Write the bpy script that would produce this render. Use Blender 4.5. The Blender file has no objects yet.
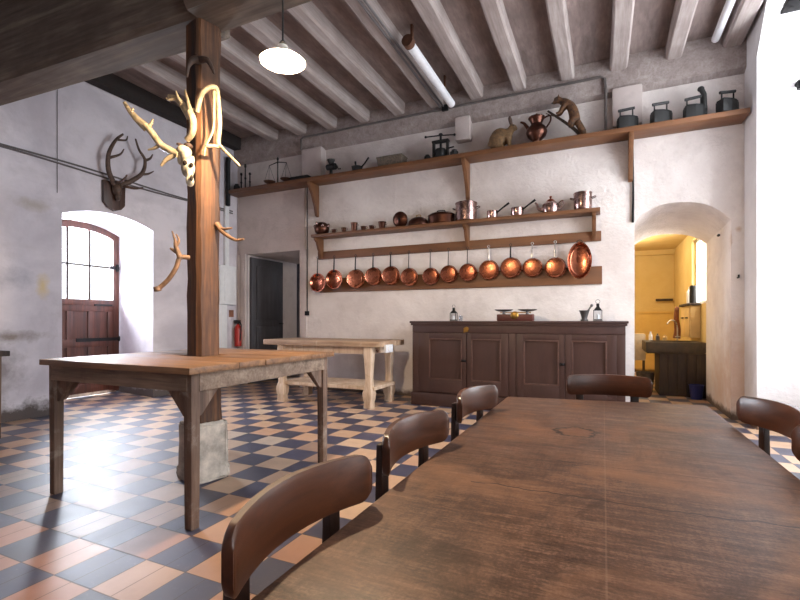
import bpy, bmesh, math, random
from mathutils import Vector, Matrix, Euler
random.seed(7)
sc = bpy.context.scene
COL = sc.collection
PI = math.pi

# ------------------------------------------------------------------ materials
def new_mat(name):
    m = bpy.data.materials.new(name); m.use_nodes = True
    nt = m.node_tree; nt.nodes.clear()
    out = nt.nodes.new('ShaderNodeOutputMaterial')
    b = nt.nodes.new('ShaderNodeBsdfPrincipled')
    nt.links.new(b.outputs[0], out.inputs[0])
    return m, nt, b, out
def srgb(r, g, b):
    def c(v):
        v /= 255.0
        return v/12.92 if v <= 0.04045 else ((v+0.055)/1.055)**2.4
    return (c(r), c(g), c(b), 1)
def N(nt, t, **kw):
    n = nt.nodes.new(t)
    for k, v in kw.items():
        if k in n.inputs.keys() if hasattr(n.inputs, 'keys') else False: n.inputs[k].default_value = v
        else: setattr(n, k, v)
    return n
def noise(nt, vec, scale, detail=4, rough=0.55, dist=0.0):
    n = nt.nodes.new('ShaderNodeTexNoise')
    n.inputs['Scale'].default_value = scale; n.inputs['Detail'].default_value = detail
    n.inputs['Roughness'].default_value = rough; n.inputs['Distortion'].default_value = dist
    if vec is not None: nt.links.new(vec, n.inputs['Vector'])
    return n.outputs[0]
def ramp(nt, fac, stops, interp='LINEAR'):
    r = nt.nodes.new('ShaderNodeValToRGB'); r.color_ramp.interpolation = interp
    el = r.color_ramp.elements
    while len(el) < len(stops): el.new(0.5)
    for e, (p, c) in zip(el, stops):
        e.position = p; e.color = c if len(c) == 4 else (*c, 1)
    nt.links.new(fac, r.inputs[0]); return r.outputs[0]
def mixc(nt, fac, a, b, mode='MIX'):
    m = nt.nodes.new('ShaderNodeMix'); m.data_type = 'RGBA'; m.blend_type = mode
    for s, v in ((m.inputs[0], fac), (m.inputs[6], a), (m.inputs[7], b)):
        if hasattr(v, 'is_linked'): nt.links.new(v, s)
        else: s.default_value = v
    return m.outputs[2]
def math_(nt, op, a, b=None, c=None):
    m = nt.nodes.new('ShaderNodeMath'); m.operation = op
    for s, v in zip(m.inputs, (a, b, c)):
        if v is None: continue
        if hasattr(v, 'is_linked'): nt.links.new(v, s)
        else: s.default_value = v
    return m.outputs[0]
def maprange(nt, v, a, b, c=0.0, d=1.0):
    m = nt.nodes.new('ShaderNodeMapRange')
    nt.links.new(v, m.inputs[0])
    for i, x in enumerate((a, b, c, d)): m.inputs[i+1].default_value = x
    return m.outputs[0]
def bump(nt, b, h, strength=0.3, dist=0.01):
    n = nt.nodes.new('ShaderNodeBump'); n.inputs['Strength'].default_value = strength
    n.inputs['Distance'].default_value = dist
    nt.links.new(h, n.inputs['Height']); nt.links.new(n.outputs[0], b.inputs['Normal'])
def position(nt): return nt.nodes.new('ShaderNodeNewGeometry').outputs['Position']
def objcoord(nt): return nt.nodes.new('ShaderNodeTexCoord').outputs['Object']
def mapping(nt, vec, scale, rot=(0,0,0)):
    m = nt.nodes.new('ShaderNodeMapping'); m.inputs['Scale'].default_value = scale; m.inputs['Rotation'].default_value = rot
    nt.links.new(vec, m.inputs[0]); return m.outputs[0]
def sep(nt, vec):
    s = nt.nodes.new('ShaderNodeSeparateXYZ'); nt.links.new(vec, s.inputs[0]); return s.outputs
def spot_mask(nt, pos, c, r, soft=0.5, ns=9.0, squash=(1,1,1)):
    vm = nt.nodes.new('ShaderNodeVectorMath'); vm.operation = 'SUBTRACT'; nt.links.new(pos, vm.inputs[0]); vm.inputs[1].default_value = c
    mp = mapping(nt, vm.outputs[0], squash)
    vl = nt.nodes.new('ShaderNodeVectorMath'); vl.operation = 'LENGTH'; nt.links.new(mp, vl.inputs[0])
    nz = noise(nt, pos, ns, 5, 0.65)
    d = math_(nt, 'ADD', vl.outputs['Value'], math_(nt, 'MULTIPLY', math_(nt, 'SUBTRACT', nz, 0.5), r*1.7))
    return maprange(nt, d, r, r*(1-soft), 0, 1)

def plaster(name, base, shade, grime, dirt_h=0.0, dirt_col=None, stain=0.5, bumpy=0.5, spots=(), bscale=18, blocks=False, rough_band=False):
    m, nt, b, out = new_mat(name)
    p = position(nt)
    n1 = noise(nt, p, 1.1, 6, 0.6, 0.4)
    n2 = noise(nt, p, 5.0, 6, 0.65)
    c = ramp(nt, n1, [(0.34, shade), (0.6, base)])
    c = mixc(nt, math_(nt, 'MULTIPLY', maprange(nt, n2, 0.52, 0.75), stain), c, grime)
    if blocks:
        n3 = noise(nt, mapping(nt, p, (0.6, 0.9, 3.0)), 1.6, 5, 0.6, 0.3)
        c = mixc(nt, math_(nt, 'MULTIPLY', maprange(nt, n3, 0.52, 0.76), 0.45), c, srgb(176, 170, 174))
    for (pc, r, col, sq) in spots:
        c = mixc(nt, math_(nt, 'MULTIPLY', spot_mask(nt, p, pc, r, 0.9, 7.0, sq), 0.8), c, col)
    if dirt_h > 0:
        z = sep(nt, p)[2]
        nz = noise(nt, p, 4.0, 6, 0.7)
        zz = math_(nt, 'SUBTRACT', z, math_(nt, 'MULTIPLY', nz, dirt_h*1.6))
        c = mixc(nt, maprange(nt, zz, 0.0, -dirt_h*0.45), c, dirt_col)
    nt.links.new(c, b.inputs['Base Color'])
    b.inputs['Roughness'].default_value = 0.9
    b.inputs['Specular IOR Level'].default_value = 0.2
    nb = noise(nt, p, bscale, 5, 0.6, 0.2); nb2 = noise(nt, p, 3.0, 3)
    if rough_band: nb = math_(nt, 'MULTIPLY', nb, maprange(nt, sep(nt, p)[2], 1.9, 2.5, 0.8, 6.5))
    bump(nt, b, math_(nt, 'ADD', nb, math_(nt, 'MULTIPLY', nb2, 1.5)), bumpy, 0.03)
    return m

def wood(name, dark, mid, light, axis=0, scale=6.0, rough=0.5, stretch=0.08, bs=0.15, coat=0.0, wear=None, contrast=1.0, pos=False):
    m, nt, b, out = new_mat(name)
    o = position(nt) if pos else objcoord(nt)
    s = [1, 1, 1]; s[axis] = stretch
    v = mapping(nt, o, s)
    info = nt.nodes.new('ShaderNodeObjectInfo').outputs['Random']
    va = nt.nodes.new('ShaderNodeVectorMath'); va.operation = 'ADD'; nt.links.new(v, va.inputs[0])
    cb = nt.nodes.new('ShaderNodeCombineXYZ')
    for i in range(3): nt.links.new(math_(nt, 'MULTIPLY', info, 3.0+i), cb.inputs[i])
    nt.links.new(cb.outputs[0], va.inputs[1]); v = va.outputs[0]
    g = noise(nt, v, scale*5, 8, 0.65, 0.6)
    g2 = noise(nt, v, scale*22, 5, 0.6)
    big = noise(nt, o, 3.0, 4, 0.55)
    f = math_(nt, 'ADD', math_(nt, 'MULTIPLY', g, 0.65), math_(nt, 'MULTIPLY', g2, 0.35))
    c = ramp(nt, f, [(0.5-0.16/contrast, dark), (0.5, mid), (0.5+0.17/contrast, light)])
    c = mixc(nt, maprange(nt, big, 0.35, 0.7, 0, 0.55), c, dark)
    if wear is not None:
        w = noise(nt, o, 5.5, 7, 0.7, 0.5)
        c = mixc(nt, math_(nt, 'MULTIPLY', maprange(nt, w, 0.55, 0.72), 0.6), c, wear)
    nt.links.new(c, b.inputs['Base Color'])
    r = maprange(nt, g, 0.3, 0.7, rough*0.85, min(1, rough*1.2)); nt.links.new(r, b.inputs['Roughness'])
    b.inputs['Coat Weight'].default_value = coat; b.inputs['Coat Roughness'].default_value = 0.25
    bump(nt, b, f, bs, 0.006)
    return m

def plain(name, col, rough=0.5, metal=0.0, var=0.12, bs=0.0, nscale=14):
    m, nt, b, out = new_mat(name)
    o = objcoord(nt); n = noise(nt, o, nscale, 4, 0.6)
    dk = tuple(x*(1-var*2) for x in col[:3])+(1,)
    nt.links.new(ramp(nt, n, [(0.35, dk), (0.65, col)]), b.inputs['Base Color'])
    b.inputs['Metallic'].default_value = metal
    nt.links.new(maprange(nt, n, 0.3, 0.7, rough*0.8, min(1, rough*1.25)), b.inputs['Roughness'])
    if bs: bump(nt, b, n, bs, 0.01)
    return m

def emit(name, col, strength):
    m, nt, b, out = new_mat(name)
    b.inputs['Base Color'].default_value = col
    b.inputs['Emission Color'].default_value = col; b.inputs['Emission Strength'].default_value = strength
    return m
def glass_mat(name, tint=(1,1,1,1), gloss=0.08):
    m = bpy.data.materials.new(name); m.use_nodes = True; nt = m.node_tree; nt.nodes.clear()
    out = nt.nodes.new('ShaderNodeOutputMaterial'); t = nt.nodes.new('ShaderNodeBsdfTransparent'); t.inputs[0].default_value = tint
    g = nt.nodes.new('ShaderNodeBsdfGlossy'); g.inputs['Roughness'].default_value = 0.05
    mx = nt.nodes.new('ShaderNodeMixShader'); 
    mx.inputs[0].default_value = 0.02+gloss*0.3
    nt.links.new(t.outputs[0], mx.inputs[1]); nt.links.new(g.outputs[0], mx.inputs[2]); nt.links.new(mx.outputs[0], out.inputs[0])
    return m

def floor_mat():
    m, nt, b, out = new_mat('checker_floor_tiles')
    T = 0.25; p = position(nt); x, y, z = sep(nt, p)
    nzw = noise(nt, p, 2.0, 2)
    fx = math_(nt, 'DIVIDE', math_(nt, 'SUBTRACT', x, -1.917 - 40*T), T)
    fy = math_(nt, 'DIVIDE', math_(nt, 'SUBTRACT', y, 1.41 - 40*T), T)
    ix = math_(nt, 'FLOOR', fx); iy = math_(nt, 'FLOOR', fy)
    par = math_(nt, 'MODULO', math_(nt, 'ADD', ix, iy), 2.0)     # 0 = dark
    cb = nt.nodes.new('ShaderNodeCombineXYZ'); nt.links.new(ix, cb.inputs[0]); nt.links.new(iy, cb.inputs[1])
    wn = nt.nodes.new('ShaderNodeTexWhiteNoise'); wn.noise_dimensions = '3D'; nt.links.new(cb.outputs[0], wn.inputs['Vector'])
    rnd = wn.outputs['Value']
    # towards the camera the pale tiles are redder terracotta
    light = ramp(nt, rnd, [(0.0, srgb(190, 152, 120)), (0.4, srgb(200, 168, 138)), (0.75, srgb(182, 140, 110)), (1.0, srgb(206, 180, 154))])
    red = ramp(nt, rnd, [(0.0, srgb(138, 84, 67)), (0.6, srgb(152, 100, 80)), (1.0, srgb(128, 74, 61))])
    light = mixc(nt, maprange(nt, math_(nt, 'ADD', y, math_(nt, 'MULTIPLY', rnd, 0.7)), 2.6, 1.2), light, red)
    dark = ramp(nt, rnd, [(0.0, srgb(28, 32, 60)), (0.5, srgb(37, 42, 74)), (1.0, srgb(50, 54, 86))])
    c = mixc(nt, par, dark, light)
    st = noise(nt, p, 7.0, 6, 0.65); c = mixc(nt, maprange(nt, st, 0.45, 0.75, 0, 0.4), c, mixc(nt, 0.5, c, srgb(120, 106, 100)))
    st2 = noise(nt, p, 40.0, 4, 0.7); c = mixc(nt, maprange(nt, st2, 0.6, 0.8, 0, 0.35), c, srgb(150, 140, 140))
    # joints: every tile edge, and half joints on some tiles
    def joint(f, w):
        a = math_(nt, 'FRACT', f); d = math_(nt, 'MINIMUM', a, math_(nt, 'SUBTRACT', 1.0, a)); return maprange(nt, d, w, w*0.4, 0, 1)
    j = math_(nt, 'MAXIMUM', joint(fx, 0.016), joint(fy, 0.016))
    half = math_(nt, 'GREATER_THAN', rnd, 0.45)
    nearm = maprange(nt, y, 2.1, 1.7)
    fh = math_(nt, 'ADD', fx, 0.5); j2 = math_(nt, 'MULTIPLY', math_(nt, 'MULTIPLY', joint(fh, 0.013), half), nearm)
    j = math_(nt, 'MAXIMUM', j, j2)
    c = mixc(nt, math_(nt, 'MULTIPLY', j, 0.75), c, srgb(58, 48, 48))
    nt.links.new(c, b.inputs['Base Color'])
    nt.links.new(math_(nt, 'ADD', maprange(nt, st, 0.3, 0.7, 0.42, 0.58), math_(nt, 'MULTIPLY', j, 0.3)), b.inputs['Roughness'])
    b.inputs['Specular IOR Level'].default_value = 0.8
    b.inputs['Coat Weight'].default_value = 0.7; b.inputs['Coat Roughness'].default_value = 0.46; b.inputs['Coat IOR'].default_value = 1.6
    bump(nt, b, math_(nt, 'ADD', math_(nt, 'ADD', math_(nt, 'MULTIPLY', j, -0.6), math_(nt, 'MULTIPLY', nzw, 1.2)), math_(nt, 'MULTIPLY', st, 0.35)), 0.35, 0.008)
    return m

def dining_mat():
    m, nt, b, out = new_mat('worn_dining_table_wood')
    p = objcoord(nt)
    v = mapping(nt, p, (0.16, 1, 1))
    g = noise(nt, v, 34, 8, 0.7, 0.4); g2 = noise(nt, v, 150, 4, 0.6)
    g3 = noise(nt, p, 170, 3, 0.7); g4 = noise(nt, mapping(nt, p, (1, 0.1, 1)), 110, 3, 0.6)
    f = math_(nt, 'ADD', math_(nt, 'ADD', math_(nt, 'MULTIPLY', g, 0.42), math_(nt, 'MULTIPLY', g2, 0.24)), math_(nt, 'ADD', math_(nt, 'MULTIPLY', g3, 0.24), math_(nt, 'MULTIPLY', g4, 0.10)))
    c = ramp(nt, f, [(0.36, srgb(42, 28, 22)), (0.5, srgb(90, 64, 50)), (0.64, srgb(140, 106, 84))])
    bl = noise(nt, p, 3.2, 7, 0.68, 0.5)
    c = mixc(nt, maprange(nt, bl, 0.48, 0.66, 0, 0.6), c, srgb(142, 102, 76))
    bl2 = noise(nt, mapping(nt, p, (1, 0.7, 1), (0, 0, 0.5)), 5.0, 8, 0.75, 0.8)
    c = mixc(nt, maprange(nt, bl2, 0.52, 0.66, 0, 0.65), c, srgb(46, 29, 21))
    # long scratches and a lengthwise board joint
    w = noise(nt, mapping(nt, p, (0.25, 6, 1), (0, 0, 0.12)), 5.0, 3, 0.5, 0.3)
    c = mixc(nt, math_(nt, 'MULTIPLY', maprange(nt, math_(nt, 'ABSOLUTE', math_(nt, 'SUBTRACT', w, 0.5)), 0.006, 0.0), 0.4), c, srgb(44, 28, 22))
    x, y, z = sep(nt, p)
    jn = maprange(nt, math_(nt, 'ABSOLUTE', math_(nt, 'SUBTRACT', x, 0.005)), 0.0022, 0.0009)
    c = mixc(nt, math_(nt, 'MULTIPLY', jn, 0.2), c, srgb(160, 130, 110))
    # an irregular knot patch and two cracks
    km = spot_mask(nt, p, (-0.085, 1.75, 0.70), 0.075, 0.3, 14.0, (1.0, 0.9, 0.0))
    ring = math_(nt, 'MULTIPLY', maprange(nt, km, 0.02, 0.3), maprange(nt, km, 0.9, 0.5))
    c = mixc(nt, math_(nt, 'MULTIPLY', km, 0.5), c, srgb(122, 82, 54)); c = mixc(nt, math_(nt, 'MULTIPLY', ring, 1.0), c, srgb(34, 20, 14))
    for (yy, amp, x0, x1, wd) in ((1.10, 0.05, -0.30, 0.36, 0.0035), (2.32, 0.02, -0.28, -0.05, 0.006), (1.36, 0.03, -0.12, 0.45, 0.002)):
        wob = math_(nt, 'MULTIPLY', math_(nt, 'SUBTRACT', noise(nt, mapping(nt, p, (1, 0, 0)), 5.0, 4), 0.5), amp*2)
        dd = math_(nt, 'ABSOLUTE', math_(nt, 'SUBTRACT', y, math_(nt, 'ADD', wob, yy)))
        mk = math_(nt, 'MULTIPLY', maprange(nt, dd, wd, wd*0.3), math_(nt, 'MULTIPLY', math_(nt, 'GREATER_THAN', x, x0), math_(nt, 'LESS_THAN', x, x1)))
        c = mixc(nt, math_(nt, 'MULTIPLY', mk, 0.85), c, srgb(24, 14, 10))
    nt.links.new(c, b.inputs['Base Color'])
    nt.links.new(maprange(nt, bl, 0.3, 0.7, 0.40, 0.56), b.inputs['Roughness'])
    b.inputs['Specular IOR Level'].default_value = 0.3
    bump(nt, b, math_(nt, 'ADD', f, math_(nt, 'MULTIPLY', bl2, 0.5)), 0.25, 0.004)
    return m

def copper_mat():
    m, nt, b, out = new_mat('aged_copper')
    o = objcoord(nt); info = nt.nodes.new('ShaderNodeObjectInfo').outputs['Random']
    n = noise(nt, o, 9, 5, 0.6)
    a = ramp(nt, info, [(0, srgb(178, 106, 80)), (0.5, srgb(192, 118, 86)), (1, srgb(162, 96, 76))])
    nt.links.new(mixc(nt, maprange(nt, n, 0.45, 0.75, 0, 0.7), a, srgb(112, 68, 54)), b.inputs['Base Color'])
    b.inputs['Metallic'].default_value = 1.0
    nt.links.new(maprange(nt, n, 0.3, 0.7, 0.16, 0.36), b.inputs['Roughness'])
    bump(nt, b, noise(nt, o, 30, 3), 0.06, 0.005)
    return m

M = {}
M['floor'] = floor_mat()
DIRT = srgb(96, 82, 74)
M['plaster_left'] = plaster('limewash_left', srgb(212, 206, 212), srgb(184, 178, 186), srgb(178, 174, 180), 0.30, srgb(92, 84, 82), 0.4, 0.3,
    spots=(((-5.9, 2.72, 0.93), 0.20, srgb(120, 108, 96), (1, 0.45, 2.4)), ((-5.9, 2.65, 0.55), 0.24, srgb(122, 116, 118), (1, 1, 0.8)),
           ((-5.9, 3.04, 1.50), 0.10, srgb(206, 182, 128), (1, 1.2, 0.6)), ((-5.9, 2.95, 2.42), 0.14, srgb(168, 158, 150), (1, 0.6, 1.8)),
           ((-5.9, 2.75, 1.55), 0.20, srgb(160, 158, 168), (1, 0.7, 1.4)), ((-6.2, 4.50, 0.25), 0.22, srgb(120, 100, 92), (0.6, 1, 1))), bscale=9, blocks=True)
M['plaster_back'] = plaster('limewash_back', srgb(228, 220, 216), srgb(206, 196, 192), srgb(180, 168, 164), 0.14, DIRT, 0.35, 0.28,
    spots=(((1.27, 6.10, 2.02), 0.075, srgb(178, 146, 116), (1.6, 0.9, 0.42)), ((1.37, 6.08, 2.12), 0.045, srgb(190, 160, 132), (1, 1, 1)),
           ((1.31, 6.6, 0.35), 0.45, srgb(204, 176, 156), (1, 0.8, 0.8)), ((1.38, 6.08, 0.45), 0.34, srgb(206, 180, 164), (1, 1, 0.45))), bscale=21, rough_band=True)
M['plaster_right'] = plaster('limewash_right', srgb(224, 221, 222), srgb(212, 208, 209), srgb(200, 194, 193), 0.33, srgb(112, 90, 76), 0.2, 0.3, bscale=7)
M['plaster_grey'] = plaster('grey_passage_plaster', srgb(150, 148, 156), srgb(128, 126, 134), srgb(110, 106, 112), 0.1, DIRT, 0.4, 0.3)
M['plaster_yellow'] = plaster('yellow_kitchen_paint', srgb(214, 190, 134), srgb(206, 178, 118), srgb(190, 160, 104), 0.1, srgb(110, 80, 50), 0.25, 0.2)
M['tile_yellow'] = plaster('pale_kitchen_tiling', srgb(222, 190, 120), srgb(212, 176, 104), srgb(190, 150, 90), 0.1, srgb(110, 80, 50), 0.25, 0.1)
M['plaster_door'] = plaster('smooth_plaster_panel', srgb(196, 184, 180), srgb(176, 164, 160), srgb(150, 138, 134), 0, None, 0.4, 0.2, bscale=30)
M['joist'] = wood('whitewashed_joist', srgb(132, 118, 114), srgb(164, 152, 148), srgb(188, 178, 174), 1, 2.2, 0.85, 0.07, 0.3)
M['ceil_board'] = wood('dull_ceiling_boards', srgb(106, 92, 88), srgb(138, 122, 118), srgb(162, 146, 140), 1, 1.4, 0.9, 0.2, 0.2)
M['beam'] = wood('grey_weathered_beam', srgb(66, 56, 50), srgb(104, 92, 82), srgb(142, 128, 116), 0, 1.6, 0.88, 0.06, 0.6)
M['post'] = wood('old_oak_post', srgb(34, 20, 12), srgb(92, 58, 34), srgb(140, 94, 58), 2, 2.2, 0.62, 0.05, 0.7, contrast=1.2)
M['post_dark'] = wood('dark_oak', srgb(32, 24, 20), srgb(60, 46, 38), srgb(86, 68, 56), 2, 2.2, 0.7, 0.05, 0.6)
M['stone'] = plain('rough_pale_stone', srgb(218, 206, 192), 0.95, 0, 0.28, 1.0, 7)
M['rust_table_top'] = wood('worn_pine_top', srgb(88, 60, 40), srgb(138, 100, 68), srgb(170, 130, 94), 0, 2.2, 0.5, 0.06, 0.3, wear=srgb(120, 92, 68))
M['rust_table_leg'] = wood('worn_painted_legs', srgb(72, 54, 44), srgb(118, 92, 76), srgb(158, 134, 116), 2, 3.0, 0.7, 0.06, 0.5, wear=srgb(176, 164, 152))
M['rust_table_apron'] = wood('worn_painted_apron', srgb(96, 78, 66), srgb(146, 124, 106), srgb(178, 160, 142), 0, 3.0, 0.7, 0.06, 0.5, wear=srgb(92, 70, 56))
M['dining'] = dining_mat()
M['dining_leg'] = wood('dining_leg_wood', srgb(44, 28, 20), srgb(84, 56, 40), srgb(112, 78, 56), 2, 4, 0.5, 0.06)
M['chair'] = wood('varnished_chair_wood', srgb(48, 24, 14), srgb(84, 46, 26), srgb(114, 66, 40), 0, 2.6, 0.36, 0.05, 0.08, coat=0.12, contrast=0.8)
M['chair_dark'] = wood('dark_chair_post_wood', srgb(28, 16, 12), srgb(48, 28, 20), srgb(70, 42, 28), 2, 3, 0.4, 0.06, 0.1, coat=0.2)
M['work_top'] = wood('scrubbed_bench_top', srgb(128, 98, 76), srgb(172, 142, 116), srgb(202, 178, 152), 0, 2.2, 0.7, 0.06, 0.3, wear=srgb(206, 190, 170))
M['work_leg'] = wood('pale_painted_bench_legs', srgb(168, 138, 112), srgb(206, 182, 158), srgb(226, 208, 188), 2, 2.5, 0.75, 0.08, 0.3, wear=srgb(158, 124, 98))
M['cupboard'] = wood('brown_painted_cupboard', srgb(52, 32, 29), srgb(66, 42, 37), srgb(76, 50, 44), 2, 2.0, 0.5, 0.12, 0.08, contrast=0.7)
M['cupboard_mould'] = plain('worn_cupboard_moulding', srgb(98, 68, 60), 0.5, 0, 0.25, 0, 20)
M['shelf'] = wood('honey_brown_shelf', srgb(84, 52, 30), srgb(114, 73, 43), srgb(134, 88, 54), 0, 2.0, 0.5, 0.05, 0.1, contrast=0.7)
M['bracket'] = wood('honey_brown_bracket', srgb(84, 52, 30), srgb(112, 73, 44), srgb(134, 90, 56), 2, 2.0, 0.5, 0.08, 0.1, contrast=0.7)
M['door_wood'] = wood('reddish_door_wood', srgb(48, 24, 18), srgb(86, 46, 34), srgb(112, 64, 48), 2, 2.4, 0.45, 0.06, 0.2)
M['grey_door'] = wood('dark_grey_door', srgb(54, 52, 56), srgb(70, 68, 72), srgb(86, 84, 88), 2, 2.4, 0.6, 0.06, 0.1)
M['copper'] = copper_mat()
M['copper_dark'] = plain('dull_brown_copper', srgb(96, 64, 54), 0.38, 1.0, 0.2)
M['tinned'] = plain('tinned_copper_pot', srgb(176, 146, 140), 0.25, 1.0, 0.18)
M['iron'] = plain('black_iron', srgb(34, 34, 36), 0.5, 0.6, 0.2, 0.2)
M['dark_iron'] = plain('dark_green_iron', srgb(30, 30, 30), 0.6, 0.2, 0.2, 0.2)
M['steel'] = plain('bright_steel_handle', srgb(190, 188, 190), 0.28, 1.0, 0.15)
M['rusty'] = plain('rusty_iron', srgb(110, 74, 56), 0.7, 0.4, 0.25, 0.3)
M['antler'] = plain('bone_antler', srgb(198, 176, 140), 0.55, 0, 0.25, 0.4, 20)
M['antler_dark'] = plain('brown_antler', srgb(92, 70, 58), 0.6, 0, 0.3, 0.4, 18)
M['antler_mid'] = plain('tan_antler', srgb(160, 122, 92), 0.6, 0, 0.28, 0.4, 18)
M['bone'] = plain('skull_bone', srgb(208, 194, 168), 0.6, 0, 0.3, 0.4, 24)
M['socket'] = plain('dark_hollow', srgb(40, 28, 20), 0.9)
M['plaque'] = wood('dark_trophy_plaque', srgb(48, 32, 26), srgb(72, 50, 42), srgb(92, 66, 54), 2, 4, 0.45, 0.1)
M['white_metal'] = plain('white_painted_metal', srgb(226, 226, 230), 0.45, 0, 0.05)
M['white_plastic'] = plain('pale_grey_plastic', srgb(224, 224, 226), 0.4, 0, 0.04)
M['cable'] = plain('grey_cable', srgb(104, 98, 98), 0.6, 0, 0.1)
M['conduit'] = plain('grey_steel_conduit', srgb(112, 106, 104), 0.45, 0.3, 0.12)
M['enamel'] = plain('white_enamel_shade', srgb(240, 236, 226), 0.3, 0, 0.04)
M['red'] = plain('red_extinguisher', srgb(170, 40, 32), 0.35, 0, 0.08)
M['black'] = plain('black_rubber', srgb(26, 26, 28), 0.6, 0, 0.1)
M['brass'] = plain('dull_brass', srgb(176, 138, 74), 0.35, 1.0, 0.15)
M['glass'] = glass_mat('window_glass')
M['lantern_glass'] = glass_mat('lantern_glass', (0.92, 0.94, 0.96, 1), 0.2)
M['bulb'] = emit('warm_bulb', (1.0, 0.76, 0.50, 1), 4600)
M['fur_rabbit'] = plain('brown_hare_fur', srgb(128, 98, 66), 0.95, 0, 0.3, 0.6, 30)
M['fur_marten'] = plain('reddish_marten_fur', srgb(104, 70, 44), 0.95, 0, 0.4, 0.6, 26)
M['bark'] = plain('dark_branch_bark', srgb(74, 60, 50), 0.9, 0, 0.3, 0.6, 22)
M['red_scale'] = plain('red_painted_scale', srgb(84, 34, 26), 0.45, 0, 0.15)
M['pewter'] = plain('dull_pewter', srgb(120, 118, 118), 0.4, 0.8, 0.15)
M['sink'] = plain('dark_sink_stone', srgb(92, 78, 60), 0.7, 0, 0.25, 0.5, 8)
M['sink_front'] = wood('dark_sink_front_boards', srgb(46, 36, 30), srgb(72, 58, 46), srgb(94, 78, 62), 2, 2.5, 0.8, 0.1)
M['cloth_red'] = plain('faded_red_cloth', srgb(146, 96, 74), 0.95, 0, 0.2, 0.3)
M['cloth_white'] = plain('cream_cloth', srgb(224, 206, 176), 0.95, 0, 0.1, 0.3)
M['cream'] = plain('cream_cabinet', srgb(226, 196, 140), 0.5, 0, 0.06)
M['blue'] = plain('dark_blue_plastic', srgb(24, 34, 96), 0.4, 0, 0.05)
M['wicker'] = plain('grey_wicker', srgb(112, 98, 84), 0.85, 0, 0.3, 0.8, 40)
M['card'] = plain('white_card', srgb(238, 238, 240), 0.8, 0, 0.02)
M['dark_gap'] = plain('dark_gap_shade', srgb(46, 38, 36), 0.9, 0, 0.2)  # near-black colour standing for shade in the gap by the left wall

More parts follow.
